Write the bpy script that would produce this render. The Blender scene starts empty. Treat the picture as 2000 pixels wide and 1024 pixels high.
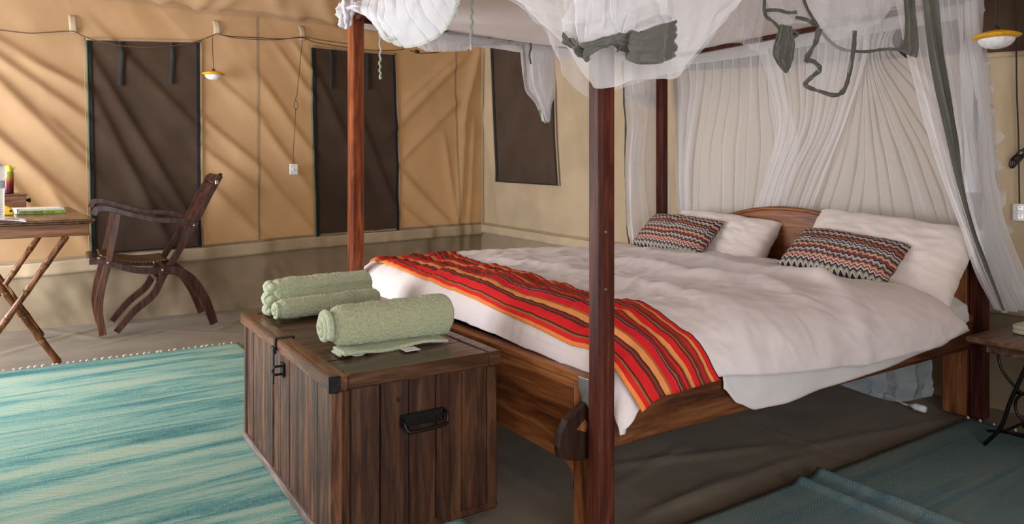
import bpy, bmesh, math, random
from mathutils import Vector as V, Matrix, noise
random.seed(7)
PI = math.pi
SC = bpy.context.scene
COL = SC.collection
# ---------------------------------------------------------------- camera, world, lights, exposure
CAM = V((-1.2574, -1.4847, 1.05)); YAW = math.radians(33); FPX = 1375.0; HZ = 345.0
cd = bpy.data.cameras.new('camera'); cam = bpy.data.objects.new('camera', cd); COL.objects.link(cam)
cd.sensor_width = 36; cd.lens = 36 * FPX / 2000; cd.shift_y = (HZ - 512) / 2000; cd.clip_start = 0.02
cam.location = CAM; cam.rotation_euler = (PI / 2, 0, -YAW); SC.camera = cam
SC.view_settings.view_transform = 'Standard'; SC.view_settings.look = 'None'
SC.view_settings.gamma = 1; SC.view_settings.use_curve_mapping = False
SC.view_settings.exposure = 0.35
W = bpy.data.worlds.new('sky'); SC.world = W; W.use_nodes = True
W.node_tree.nodes['Background'].inputs[0].default_value = (0.93, 0.96, 1.0, 1)
W.node_tree.nodes['Background'].inputs[1].default_value = 0.75

def area(name, loc, rot, sx, sy, power, color):
    l = bpy.data.lights.new(name, 'AREA'); l.shape = 'RECTANGLE'; l.size = sx; l.size_y = sy
    l.energy = power; l.color = color
    o = bpy.data.objects.new(name, l); o.location = loc; o.rotation_euler = rot; COL.objects.link(o); return o
# daylight through the open tent front (foot side of the bed) and an added fill lamp behind the camera
area('tent_front_daylight', (-3.5, 3.1, 1.05), (0, -PI / 2, 0), 1.9, 3.0, 205, (0.97, 0.98, 1.0))
area('camera_side_fill', (-1.2, -2.6, 1.0), (PI / 2, 0, 0), 2.4, 1.6, 70, (0.93, 0.96, 1.0))
sl = bpy.data.lights.new('sun', 'SUN'); sl.energy = 1.7; sl.angle = 0.03; sl.color = (1, 0.93, 0.82)
so = bpy.data.objects.new('sun', sl); COL.objects.link(so); so.rotation_euler = (math.radians(-58), 0, math.radians(12))

FWD = V((math.sin(YAW), math.cos(YAW), 0)); RGT = V((math.cos(YAW), -math.sin(YAW), 0)); UPV = V((0, 0, 1))
def ray(px, py): return RGT * ((px - 1000) / FPX) + FWD + UPV * ((HZ - py) / FPX)
def PD(px, py, d): return CAM + ray(px, py) * d                 # a point at a measured depth
def PX(px, py, x): r = ray(px, py); return CAM + r * ((x - CAM.x) / r.x)
def PY(px, py, y): r = ray(px, py); return CAM + r * ((y - CAM.y) / r.y)
def PZ(px, py, z): r = ray(px, py); return CAM + r * ((z - CAM.z) / r.z)

# ---------------------------------------------------------------- materials
MATS = {}
class NT:
    def __init__(s, name):
        s.m = bpy.data.materials.new(name); s.m.use_nodes = True; s.n = s.m.node_tree.nodes; s.l = s.m.node_tree.links
        s.b = s.n['Principled BSDF']; s.out = s.n['Material Output']; MATS[name] = s.m
    def node(s, t, **kw):
        n = s.n.new(t)
        for k, v in kw.items(): setattr(n, k, v)
        return n
    def link(s, a, b): s.l.new(a, b)
    def coord(s, kind='Object', scale=(1, 1, 1), rot=(0, 0, 0)):
        c = s.node('ShaderNodeTexCoord'); m = s.node('ShaderNodeMapping')
        m.inputs['Scale'].default_value = scale; m.inputs['Rotation'].default_value = rot
        s.link(c.outputs[kind], m.inputs[0]); return m.outputs[0]
    def noise(s, vec, scale, detail=4, rough=0.55, dist=0.0):
        n = s.node('ShaderNodeTexNoise'); n.inputs['Scale'].default_value = scale; n.inputs['Detail'].default_value = detail
        n.inputs['Roughness'].default_value = rough; n.inputs['Distortion'].default_value = dist
        s.link(vec, n.inputs['Vector']); return n.outputs['Fac']
    def ramp(s, fac, stops, interp='LINEAR'):
        r = s.node('ShaderNodeValToRGB'); cr = r.color_ramp; cr.interpolation = interp
        while len(cr.elements) > 1: cr.elements.remove(cr.elements[0])
        cr.elements[0].position = stops[0][0]; cr.elements[0].color = (*stops[0][1], 1)
        for p, c in stops[1:]:
            e = cr.elements.new(p); e.color = (*c, 1)
        s.link(fac, r.inputs[0]); return r.outputs[0]
    def math(s, op, a, b=None):
        n = s.node('ShaderNodeMath', operation=op)
        for i, v in enumerate((a, b)):
            if v is None: continue
            if isinstance(v, (int, float)): n.inputs[i].default_value = v
            else: s.link(v, n.inputs[i])
        return n.outputs[0]
    def mix(s, fac, a, b, mode='MIX'):
        n = s.node('ShaderNodeMix', data_type='RGBA', blend_type=mode)
        for i, v in ((0, fac), (6, a), (7, b)):
            if isinstance(v, (int, float)): n.inputs[i].default_value = v
            elif isinstance(v, tuple): n.inputs[i].default_value = (*v, 1)
            else: s.link(v, n.inputs[i])
        return n.outputs[2]
    def bump(s, h, strength=0.3, dist=0.01):
        n = s.node('ShaderNodeBump'); n.inputs['Strength'].default_value = strength; n.inputs['Distance'].default_value = dist
        s.link(h, n.inputs['Height']); s.link(n.outputs[0], s.b.inputs['Normal']); return n.outputs[0]
    def base(s, c, rough=0.6, spec=0.5):
        if isinstance(c, tuple): s.b.inputs['Base Color'].default_value = (*c, 1)
        else: s.link(c, s.b.inputs['Base Color'])
        s.b.inputs['Roughness'].default_value = rough; s.b.inputs['Specular IOR Level'].default_value = spec
        return s

def wood(name, dark, mid, light, axis='z', scale=9, rough=0.38, bump=0.25, grey_sheen=None, con=.145):
    t = NT(name); k = {'x': (0.09, 1, 1), 'y': (1, 0.09, 1), 'z': (1, 1, 0.09)}[axis]
    v = t.coord('Object', tuple(scale * i for i in k))
    a = t.noise(v, 1.6, 6, 0.6, 0.9); f = t.noise(v, 9, 3, 0.6)
    fac = t.math('ADD', t.math('MULTIPLY', a, 0.78), t.math('MULTIPLY', f, 0.24))
    c = t.ramp(fac, [(0.505 - con, dark), (0.51, mid), (0.515 + con, light)])
    if grey_sheen:
        w = t.noise(t.coord('Object', (5, 5, 2)), 1.4, 5, 0.7); w2 = t.ramp(w, [(0.56, (0, 0, 0)), (0.72, (1, 1, 1))])
        c = t.mix(t.math('MULTIPLY', w2, 0.55), c, grey_sheen)  # greyish sheen of the chest front, put into the colour in blotches
    t.base(c, rough, 0.28); r = t.noise(v, 4, 3); t.link(t.math('ADD', t.math('MULTIPLY', r, 0.3), rough - 0.12), t.b.inputs['Roughness'])
    t.bump(fac, bump, 0.004); return t.m

def cloth(name, col, var=0.06, scale=240, bump=0.25, rough=0.9, trans=0.0, sheen=0.2, stain=None, tcol=None):
    t = NT(name); v = t.coord('Object'); n1 = t.noise(v, 3.2, 4); n2 = t.noise(v, scale, 2)
    d = tuple(max(0, c * (1 - var * 2)) for c in col); l = tuple(min(1, c * (1 + var * 2)) for c in col)
    c = t.ramp(n1, [(0.3, d), (0.7, l)])
    if stain: c = t.mix(t.math('MULTIPLY', t.ramp(t.noise(v, 1.3, 6, 0.65), [(0.5, (0, 0, 0)), (0.72, (1, 1, 1))]), 0.5), c, stain)
    t.base(c, rough, 0.15); t.b.inputs['Sheen Weight'].default_value = sheen
    nb = t.bump(n2, bump, 0.002)
    if trans:
        tr = t.node('ShaderNodeBsdfTranslucent'); t.link(nb, tr.inputs['Normal'])
        if tcol: tr.inputs[0].default_value = (*tcol, 1)
        else: t.link(c, tr.inputs[0])
        mx = t.node('ShaderNodeMixShader'); mx.inputs[0].default_value = trans
        t.link(t.b.outputs[0], mx.inputs[1]); t.link(tr.outputs[0], mx.inputs[2]); t.link(mx.outputs[0], t.out.inputs[0])
    return t.m

def net(name, col, dens):
    t = NT(name); t.base(col, 0.9, 0.1)
    tr = t.node('ShaderNodeBsdfTranslucent'); tr.inputs[0].default_value = (*col, 1)
    a = t.node('ShaderNodeMixShader'); a.inputs[0].default_value = 0.4
    t.link(t.b.outputs[0], a.inputs[1]); t.link(tr.outputs[0], a.inputs[2])
    tp = t.node('ShaderNodeBsdfTransparent'); m = t.node('ShaderNodeMixShader')
    n = t.noise(t.coord('Object'), 700, 1)
    t.link(t.math('ADD', t.math('MULTIPLY', n, 0.24), dens - 0.12), m.inputs[0])
    t.link(tp.outputs[0], m.inputs[1]); t.link(a.outputs[0], m.inputs[2]); t.link(m.outputs[0], t.out.inputs[0]); return t.m

def plain(name, col, rough=0.5, metal=0.0, spec=0.5, bump=0.0, bscale=60, emit=None):
    t = NT(name); v = t.coord('Object'); n = t.noise(v, bscale, 3)
    c = t.ramp(n, [(0.35, tuple(x * 0.86 for x in col)), (0.65, tuple(min(1, x * 1.1) for x in col))])
    t.base(c, rough, spec); t.b.inputs['Metallic'].default_value = metal
    if bump: t.bump(n, bump, 0.002)
    return t.m

CANVAS = cloth('canvas_sunlit', (0.375, 0.245, 0.142), 0.05, 420, 0.15, 0.9, 0.16, 0.1, (0.42, 0.245, 0.105), (0.55, 0.27, 0.09))  # warmer than the beige: sun through the canvas is put into the colour
CANVAS_B = cloth('canvas_beige', (0.43, 0.325, 0.21), 0.05, 420, 0.15, 0.9, 0.18, 0.1)
SKIRT = cloth('canvas_skirt', (0.28, 0.215, 0.14), 0.08, 380, 0.18, 0.85, 0.0, 0.1)
BAND = cloth('canvas_band', (0.43, 0.33, 0.22), 0.08, 380, 0.18)
SEAM = cloth('canvas_seam', (0.30, 0.21, 0.12), 0.06, 300, 0.2)
GROUND = cloth('groundsheet', (0.195, 0.158, 0.118), 0.10, 300, 0.2, 0.62, 0, 0.05, (0.24, 0.20, 0.155))
MESH = cloth('window_mesh_brown', (0.056, 0.033, 0.021), 0.10, 620, 0.35, 0.8)
BLACK = cloth('black_webbing', (0.010, 0.011, 0.012), 0.1, 500, 0.3, 0.7)
STRAP = cloth('tie_webbing', (0.024, 0.022, 0.022), 0.1, 400, 0.3, 0.8)
GREENP = cloth('green_piping', (0.06, 0.13, 0.075), 0.1, 400)
BEDWHITE = cloth('bed_linen', (0.67, 0.595, 0.59), 0.015, 500, 0.08, 0.85)
SHEETW = cloth('under_sheet', (0.62, 0.57, 0.56), 0.015, 500, 0.08, 0.85)
PILLOWW = cloth('pillow_linen', (0.70, 0.62, 0.58), 0.015, 500, 0.08, 0.85)
NET = net('mosquito_net', (0.92, 0.90, 0.91), 0.54)
NETD = net('mosquito_net_doubled', (0.88, 0.88, 0.92), 0.62)
NETT = net('mosquito_net_thin', (0.86, 0.86, 0.90), 0.30)
NETBLUE = net('mosquito_net_shaded', (0.62, 0.72, 0.80), 0.55)  # bluer, darker copy of the net: under-bed shade put into the colour
ROOFN = cloth('canopy_cloth', (0.80, 0.77, 0.80), 0.02, 500, 0.05, 0.9, 0.35)
OLIVELIT = cloth('olive_hem_lit', (0.16, 0.16, 0.135), 0.12, 260, 0.3, 0.55)  # lit copy of the olive hem, its light put into the colour
OLIVE = cloth('olive_hem', (0.10, 0.098, 0.082), 0.12, 260, 0.3, 0.55)
OLIVEL = cloth('pale_hem', (0.40, 0.42, 0.36), 0.08, 260, 0.3, 0.6)
POSTLIT = wood('post_red_wood_lit', (0.055, 0.012, 0.006), (0.17, 0.040, 0.014), (0.34, 0.095, 0.03), 'z', 14, 0.26, 0.12)  # lit copy of the post wood: light on the far post is in the colour
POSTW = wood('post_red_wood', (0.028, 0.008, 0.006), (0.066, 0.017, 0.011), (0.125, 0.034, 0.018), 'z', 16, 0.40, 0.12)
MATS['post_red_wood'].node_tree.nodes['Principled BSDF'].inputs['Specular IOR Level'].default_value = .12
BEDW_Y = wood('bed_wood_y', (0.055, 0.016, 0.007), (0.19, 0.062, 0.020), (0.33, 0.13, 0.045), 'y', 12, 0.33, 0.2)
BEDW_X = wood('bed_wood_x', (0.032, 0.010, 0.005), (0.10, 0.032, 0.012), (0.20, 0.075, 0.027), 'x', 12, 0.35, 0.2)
BEDW_Z = wood('bed_wood_z', (0.06, 0.018, 0.008), (0.20, 0.068, 0.022), (0.33, 0.135, 0.048), 'z', 14, 0.35, 0.2)
WEDGEW = wood('wedge_dark_wood', (0.012, 0.006, 0.004), (0.025, 0.011, 0.007), (0.05, 0.02, 0.012), 'z', 14, 0.35, 0.2)
CHESTF = wood('chest_plank_wood', (0.030, 0.011, 0.007), (0.075, 0.030, 0.018), (0.18, 0.072, 0.034), 'z', 17, 0.36, 0.6, (0.14, 0.105, 0.10), .12)
CHESTE = wood('chest_end_shaded', (0.020, 0.008, 0.005), (0.046, 0.018, 0.009), (0.095, 0.040, 0.018), 'z', 15, 0.40, 0.6, None, .13)  # darker than the front planks: the end's shade is put into the colour
CHESTL = wood('chest_lid_wood', (0.024, 0.010, 0.006), (0.058, 0.026, 0.014), (0.12, 0.055, 0.028), 'x', 14, 0.24, 0.3)
CHESTLE = wood('chest_lid_edge_wood', (0.04, 0.016, 0.008), (0.12, 0.048, 0.022), (0.26, 0.12, 0.06), 'y', 14, 0.3, 0.3)
CHESTB = wood('chest_base_worn', (0.05, 0.03, 0.022), (0.16, 0.125, 0.11), (0.30, 0.25, 0.23), 'y', 12, 0.6, 0.4)
CHAIRW = wood('chair_dark_wood', (0.022, 0.008, 0.006), (0.052, 0.02, 0.014), (0.10, 0.04, 0.028), 'z', 18, 0.25, 0.12)
CHAIRR = wood('chair_leg_red_wood', (0.035, 0.012, 0.007), (0.10, 0.038, 0.02), (0.17, 0.07, 0.038), 'z', 18, 0.25, 0.12)
TABLEW = wood('table_top_wood', (0.06, 0.024, 0.012), (0.12, 0.05, 0.023), (0.19, 0.085, 0.04), 'y', 14, 0.2, 0.08)
TABLEA = wood('table_apron_wood', (0.06, 0.02, 0.009), (0.17, 0.062, 0.022), (0.30, 0.125, 0.045), 'x', 14, 0.3, 0.1)
TABLEL = wood('table_leg_wood', (0.045, 0.015, 0.007), (0.15, 0.055, 0.02), (0.28, 0.12, 0.045), 'z', 12, 0.14, 0.05)
TABLEJ = plain('table_leg_joint', (0.02, 0.008, 0.005), 0.2)
STANDW = wood('nightstand_wood', (0.04, 0.018, 0.011), (0.10, 0.05, 0.03), (0.20, 0.105, 0.06), 'x', 12, 0.3, 0.2)
IRON = plain('black_iron', (0.012, 0.011, 0.011), 0.38, 0.6, 0.5, 0.3, 90)
STEEL = plain('worn_steel', (0.42, 0.41, 0.40), 0.35, 0.9, 0.5, 0.3, 60)
BOLT = plain('bolt_metal', (0.30, 0.28, 0.26), 0.3, 0.9)
CORDB = plain('black_cord', (0.022, 0.018, 0.015), 0.6)
CORDT = plain('brown_cord', (0.09, 0.055, 0.03), 0.7)
CORDW = plain('white_cord', (0.62, 0.62, 0.58), 0.45)
PLASTW = plain('white_plastic', (0.78, 0.79, 0.80), 0.35)
LAMPW = plain('lamp_dome_white', (0.80, 0.78, 0.80), 0.18)
LAMPY = plain('lamp_rim_yellow', (0.72, 0.36, 0.012), 0.35)
def terry(name, col):
    t = NT(name); v = t.coord('Object'); a = t.noise(v, 150, 3, 0.65); b = t.noise(v, 6, 3)
    c = t.ramp(a, [(0.28, tuple(q * .72 for q in col)), (0.48, col), (0.68, tuple(min(1, q * 1.15) for q in col))])
    c = t.mix(t.math('MULTIPLY', b, 0.35), c, tuple(q * .8 for q in col)); t.base(c, 1.0, 0.05); t.b.inputs['Sheen Weight'].default_value = .3; t.bump(a, 1.0, 0.009); return t.m
TERRY = terry('terry_green', (0.43, 0.46, 0.28)); TERRYL = terry('terry_pale_green', (0.50, 0.55, 0.37))
PAPER = plain('page_white', (0.82, 0.82, 0.80), 0.7)
BOOKG = plain('book_green', (0.36, 0.50, 0.10), 0.4)
BOOKD = plain('book_dark', (0.02, 0.022, 0.03), 0.4)
INK = plain('ink_dark', (0.03, 0.045, 0.02), 0.6)
YEL = plain('yellow_plastic', (0.86, 0.50, 0.02), 0.35)
CAPY = plain('cap_lime_yellow', (0.72, 0.70, 0.10), 0.35)
CANL = NT('can_label'); _v = CANL.coord('Object'); _sx = CANL.node('ShaderNodeSeparateXYZ'); CANL.link(_v, _sx.inputs[0])
_n = CANL.noise(_v, 55, 3)
CANL.base(CANL.ramp(CANL.math('ADD', CANL.math('MULTIPLY', _sx.outputs[2], 6.2), CANL.math('MULTIPLY', _n, 0.22)),
    [(0.0, (0.05, 0.04, 0.035)), (0.27, (0.10, 0.008, 0.02)), (0.55, (0.22, 0.02, 0.02)), (0.72, (0.42, 0.20, 0.02)), (0.88, (0.30, 0.32, 0.05))]), 0.3); CANL = CANL.m
def water():
    t = NT('bottle_plastic'); t.base((0.80, 0.90, 0.98), 0.12); t.b.inputs['Transmission Weight'].default_value = 0.75; t.b.inputs['IOR'].default_value = 1.2; return t.m
BOTTLE = water(); CAPB = plain('cap_blue', (0.10, 0.14, 0.45), 0.4); LABB = plain('bottle_label', (0.55, 0.68, 0.82), 0.4)
CLEAR = NT('clear_wrap'); CLEAR.base((0.72, 0.78, 0.85), 0.15); CLEAR.b.inputs['Transmission Weight'].default_value = 0.35; CLEAR = CLEAR.m
def cane():
    t = NT('woven_cane'); v = t.coord('Object', (1, 1, 1)); s = t.node('ShaderNodeSeparateXYZ'); t.link(v, s.inputs[0])
    def wv(o): return t.math('SINE', t.math('MULTIPLY', o, 2 * PI / 0.022))
    f = t.math('MULTIPLY', wv(s.outputs[0]), wv(s.outputs[1]))
    t.base(t.ramp(f, [(0.0, (0.17, 0.10, 0.05)), (0.35, (0.10, 0.055, 0.028)), (0.7, (0.035, 0.018, 0.01))]), 0.5); t.bump(f, 0.3, 0.003); return t.m
CANE = cane()
def stripes():
    t = NT('runner_stripes'); c = t.node('ShaderNodeTexCoord'); s = t.node('ShaderNodeSeparateXYZ'); t.link(c.outputs['UV'], s.inputs[0])
    R = (0.62, 0.015, 0.018); O = (0.74, 0.235, 0.05); B = (0.062, 0.022, 0.016); M = (0.24, 0.03, 0.02); P = (0.62, 0.03, 0.14); D = (0.35, 0.10, 0.035)
    O2 = (0.70, 0.26, 0.075)
    seq = [(O, 1.6), (R, 1.7), (D, .8), (B, .8), (R, 3.6), (B, .8), (M, .9), (B, .8), (O2, 2.4), (D, .8), (R, 3.2), (P, .5), (B, .9), (D, .9), (B, .8), (M, 1.2), (B, .6), (R, 1.8), (B, .8), (D, .8), (O2, 2.2), (R, 3.2), (B, .9), (D, .9),
           (B, .9), (M, 1.8), (R, 1.2), (M, 1.8), (O2, 1.8), (R, 2.4), (B, .8)]
    tot = sum(w for _, w in seq); st = []; p = 0
    for cc, w in seq: st.append((p / tot, cc)); p += w
    col = t.ramp(s.outputs[1], st, 'CONSTANT')
    fine = t.math('SINE', t.math('MULTIPLY', s.outputs[1], 2 * PI * 64))
    col = t.mix(t.math('MULTIPLY', t.math('GREATER_THAN', fine, 0.72), 0.35), col, (0.10, 0.02, 0.012))
    t.base(col, 0.85, 0.15); n = t.noise(t.coord('Object'), 420, 2); t.bump(n, 0.25, 0.002); return t.m
RUNNER = stripes()
def zigzag():
    t = NT('zigzag_knit'); c = t.node('ShaderNodeTexCoord'); s = t.node('ShaderNodeSeparateXYZ'); t.link(c.outputs['UV'], s.inputs[0])
    z = t.math('PINGPONG', t.math('MULTIPLY', s.outputs[0], 36), 1.0)
    v = t.math('ADD', s.outputs[1], t.math('MULTIPLY', z, 0.046))
    f = t.math('FRACT', t.math('MULTIPLY', v, 1.2))
    K = (0.028, 0.024, 0.042); Wt = (0.46, 0.415, 0.36); G = (0.25, 0.23, 0.18); R = (0.30, 0.035, 0.03); O = (0.36, 0.12, 0.05); Pp = (0.05, 0.02, 0.065); T = (0.21, 0.07, 0.045)
    st = [K, Wt, G, K, Wt, R, Wt, O, Pp, G, Wt, K, T, R, Wt, O, K, G, Wt, Pp, Wt, K, O, T, K, G, Wt, R]
    col = t.ramp(f, [(i / len(st), q) for i, q in enumerate(st)], 'CONSTANT')
    t.base(col, 0.95, 0.1); t.bump(t.noise(t.coord('Object'), 320, 2), 0.5, 0.003); return t.m
ZIG = zigzag()
def rugmat(name, cols, base, bscale=1.0):
    t = NT(name)
    v = t.coord('Object', (0.55, 5.2, 1), (0, 0, math.radians(-3)))
    a = t.noise(v, 1.25, 7, 0.68, 0.9)
    col = t.ramp(a, cols)
    g = t.noise(t.coord('Object', (1, 1, 1)), 170, 3, 0.7)
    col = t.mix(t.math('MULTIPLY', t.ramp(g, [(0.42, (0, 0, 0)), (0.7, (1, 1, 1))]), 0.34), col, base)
    c = t.node('ShaderNodeTexCoord'); s = t.node('ShaderNodeSeparateXYZ'); t.link(c.outputs['Object'], s.inputs[0])
    w = t.math('MULTIPLY', t.math('SINE', t.math('MULTIPLY', s.outputs[0], 2 * PI / 0.016)), t.math('SINE', t.math('MULTIPLY', s.outputs[1], 2 * PI / 0.010)))
    t.base(col, 0.95, 0.1); t.bump(t.math('ADD', w, t.math('MULTIPLY', g, 2.0)), 0.5 * bscale, 0.004); return t.m
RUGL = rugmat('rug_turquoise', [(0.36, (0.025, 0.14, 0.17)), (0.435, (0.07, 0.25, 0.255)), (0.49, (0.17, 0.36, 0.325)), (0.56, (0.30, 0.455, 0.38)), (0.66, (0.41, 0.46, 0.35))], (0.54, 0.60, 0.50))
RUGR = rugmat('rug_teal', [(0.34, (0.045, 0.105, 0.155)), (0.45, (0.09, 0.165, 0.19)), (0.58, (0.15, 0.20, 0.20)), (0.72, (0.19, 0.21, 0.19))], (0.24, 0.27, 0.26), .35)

# ---------------------------------------------------------------- mesh helpers
WM = {}
def thing(name, label, cat, loc=(0, 0, 0), rot=(0, 0, 0), group=None):
    o = bpy.data.objects.new(name, None); COL.objects.link(o); o.location = loc; o.rotation_euler = rot
    WM[o] = Matrix.LocRotScale(V(loc), __import__('mathutils').Euler(rot), None); o.empty_display_size = 0.05
    tag(o, label, cat, group); return o
def tag(o, label=None, cat=None, group=None, kind=None):
    for k, v in (('label', label), ('category', cat), ('group', group), ('kind', kind)):
        if v: o[k] = v
    return o
def obj(name, bm, m, parent=None, smooth=False, origin=None, local=False, subsurf=0, solid=0.0):
    """bm in world coordinates (or in the parent's when local) -> one mesh object"""
    me = bpy.data.meshes.new(name); 
    bmesh.ops.recalc_face_normals(bm, faces=bm.faces) if solid == 0 else None
    bm.to_mesh(me); bm.free()
    o = bpy.data.objects.new(name, me); COL.objects.link(o)
    if parent is not None:
        pm = WM[parent]
        if not local: me.transform(pm.inverted())
        o.parent = parent; WM[o] = pm
    else:
        og = V(origin) if origin is not None else V((0, 0, 0))
        me.transform(Matrix.Translation(-og)); o.location = og; WM[o] = Matrix.Translation(og)
    me.materials.append(m)
    if smooth:
        for p in me.polygons: p.use_smooth = True
    if solid:
        md = o.modifiers.new('thickness', 'SOLIDIFY'); md.thickness = solid; md.offset = 0
    if subsurf:
        md = o.modifiers.new('soft', 'SUBSURF'); md.levels = subsurf; md.render_levels = subsurf
    return o
def struct(name, bm, m, parent=None, **k):
    o = obj(name, bm, m, parent, **k)
    if parent is None: o['kind'] = 'structure'
    return o
def NB(): return bmesh.new()
def box(bm, lo, hi, bev=0.0, mat=None, seg=1):
    lo = V(lo); hi = V(hi); c = (lo + hi) / 2; s = hi - lo
    b = bmesh.new(); bmesh.ops.create_cube(b, size=1); bmesh.ops.scale(b, vec=s, verts=b.verts)
    if bev: bmesh.ops.bevel(b, geom=b.edges[:], offset=bev, segments=seg, affect='EDGES', profile=0.7)
    bmesh.ops.translate(b, vec=c, verts=b.verts)
    if mat is not None: bmesh.ops.transform(b, matrix=mat, verts=b.verts)
    me = bpy.data.meshes.new('t'); b.to_mesh(me); b.free(); bm.from_mesh(me); bpy.data.meshes.remove(me); return bm
def boxo(name, lo, hi, m, parent=None, bev=0.004, **k):
    return obj(name, box(NB(), lo, hi, bev), m, parent, **k)
def prism(bm, pts, axis, a0, a1, bev=0.0):
    """closed outline pts (2D) extruded along an axis from a0 to a1"""
    f = {'x': lambda p, a: (a, p[0], p[1]), 'y': lambda p, a: (p[0], a, p[1]), 'z': lambda p, a: (p[0], p[1], a)}[axis]
    b = bmesh.new(); n = len(pts)
    v0 = [b.verts.new(f(p, a0)) for p in pts]; v1 = [b.verts.new(f(p, a1)) for p in pts]
    e = []
    f0 = b.faces.new(v0); f1 = b.faces.new(v1[::-1])
    for i in range(n): b.faces.new((v0[i], v1[i], v1[(i + 1) % n], v0[(i + 1) % n]))
    bmesh.ops.recalc_face_normals(b, faces=b.faces)
    if bev:
        ed = list(set(list(f0.edges) + list(f1.edges)))
        bmesh.ops.bevel(b, geom=ed, offset=bev, segments=2, affect='EDGES', profile=0.6)
    bmesh.ops.triangulate(b, faces=[q for q in b.faces if len(q.verts) > 4])
    me = bpy.data.meshes.new('t'); b.to_mesh(me); b.free(); bm.from_mesh(me); bpy.data.meshes.remove(me); return bm
def crom(p, n):
    """Catmull-Rom through the points, n samples"""
    p = [V(q) for q in p]; out = []
    m = len(p) - 1
    for i in range(n):
        t = i / (n - 1) * m; k = min(int(t), m - 1); f = t - k
        a = p[k - 1] if k > 0 else p[k] * 2 - p[k + 1]; b = p[k]; c = p[k + 1]; d = p[k + 2] if k + 2 <= m else p[k + 1] * 2 - p[k]
        out.append(0.5 * ((2 * b) + (c - a) * f + (2 * a - 5 * b + 4 * c - d) * f * f + (3 * b - a - 3 * c + d) * f ** 3))
    return out
def curve1(tab, x):
    """piecewise smooth lookup"""
    if x <= tab[0][0]: return tab[0][1]
    for (x0, y0), (x1, y1) in zip(tab, tab[1:]):
        if x <= x1:
            f = (x - x0) / (x1 - x0); f = f * f * (3 - 2 * f) * 0.5 + f * 0.5; return y0 + (y1 - y0) * f
    return tab[-1][1]
def bandoutline(pts, w, n=28):
    """outline of a curved bar along 2D points with widths"""
    c = crom([(p[0], p[1], w[i] if isinstance(w, (list, tuple)) else w) for i, p in enumerate(pts)], n)
    L, R = [], []
    for i, p in enumerate(c):
        t = (c[min(i + 1, n - 1)] - c[max(i - 1, 0)]); t = V((t.x, t.y, 0)).normalized(); nn = V((-t.y, t.x, 0)) * p.z / 2
        L.append((p.x + nn.x, p.y + nn.y)); R.append((p.x - nn.x, p.y - nn.y))
    return L + R[::-1]
def tube(bm, pts, r, seg=8, n=None, cap=True):
    pts = crom(pts, n) if n else [V(p) for p in pts]
    rr = r if callable(r) else (lambda t: r); rings = []; up = None
    for i, p in enumerate(pts):
        t = (pts[min(i + 1, len(pts) - 1)] - pts[max(i - 1, 0)]).normalized()
        if up is None: up = t.orthogonal().normalized()
        up = (up - t * up.dot(t)); up = up.normalized() if up.length > 1e-6 else t.orthogonal().normalized()
        s = t.cross(up); q = rr(i / max(1, len(pts) - 1))
        rings.append([bm.verts.new(p + (up * math.cos(2 * PI * k / seg) + s * math.sin(2 * PI * k / seg)) * q) for k in range(seg)])
    for a, b in zip(rings, rings[1:]):
        for k in range(seg): bm.faces.new((a[k], a[(k + 1) % seg], b[(k + 1) % seg], b[k]))
    if cap: bm.faces.new(rings[0][::-1]); bm.faces.new(rings[-1])
    return bm
def lathe(bm, prof, seg=24, mat=None, c=(0, 0, 0)):
    """prof: (r,z) pairs, spun about z"""
    rings = []; c = V(c); vs = []
    for r, z in prof:
        if r < 1e-5: v = bm.verts.new(c + V((0, 0, z))); rings.append([v]); vs.append(v)
        else:
            rg = [bm.verts.new(c + V((r * math.cos(2 * PI * k / seg), r * math.sin(2 * PI * k / seg), z))) for k in range(seg)]; rings.append(rg); vs += rg
    for a, b in zip(rings, rings[1:]):
        for k in range(seg):
            k2 = (k + 1) % seg
            if len(a) == 1 and len(b) == 1: continue
            if len(a) == 1: bm.faces.new((a[0], b[k], b[k2]))
            elif len(b) == 1: bm.faces.new((a[k], a[k2], b[0]))
            else: bm.faces.new((a[k], a[k2], b[k2], b[k]))
    if mat is not None: bmesh.ops.transform(bm, matrix=mat, verts=vs)
    return bm
def align(a, b):
    """matrix taking z axis onto a->b"""
    a = V(a); b = V(b); q = V((0, 0, 1)).rotation_difference(b - a); return Matrix.Translation(a) @ q.to_matrix().to_4x4(), (b - a).length
def grid(fn, nu, nv, uv=False, closed_v=False):
    bm = NB(); g = [[bm.verts.new(fn(i / nu, j / nv)) for j in range(nv + (0 if closed_v else 1))] for i in range(nu + 1)]
    lay = bm.loops.layers.uv.new('UVMap') if uv else None; m = nv
    for i in range(nu):
        for j in range(nv):
            j2 = (j + 1) % len(g[0])
            f = bm.faces.new((g[i][j], g[i + 1][j], g[i + 1][j2], g[i][j2]))
            if uv:
                for l, (a, b) in zip(f.loops, ((i, j), (i + 1, j), (i + 1, j + 1), (i, j + 1))): l[lay].uv = (a / nu, b / nv)
    return bm
def fbm(x, y, z=0.0, o=3): return noise.fractal(V((x, y, z)), 1.0, 2.0, o)
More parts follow.
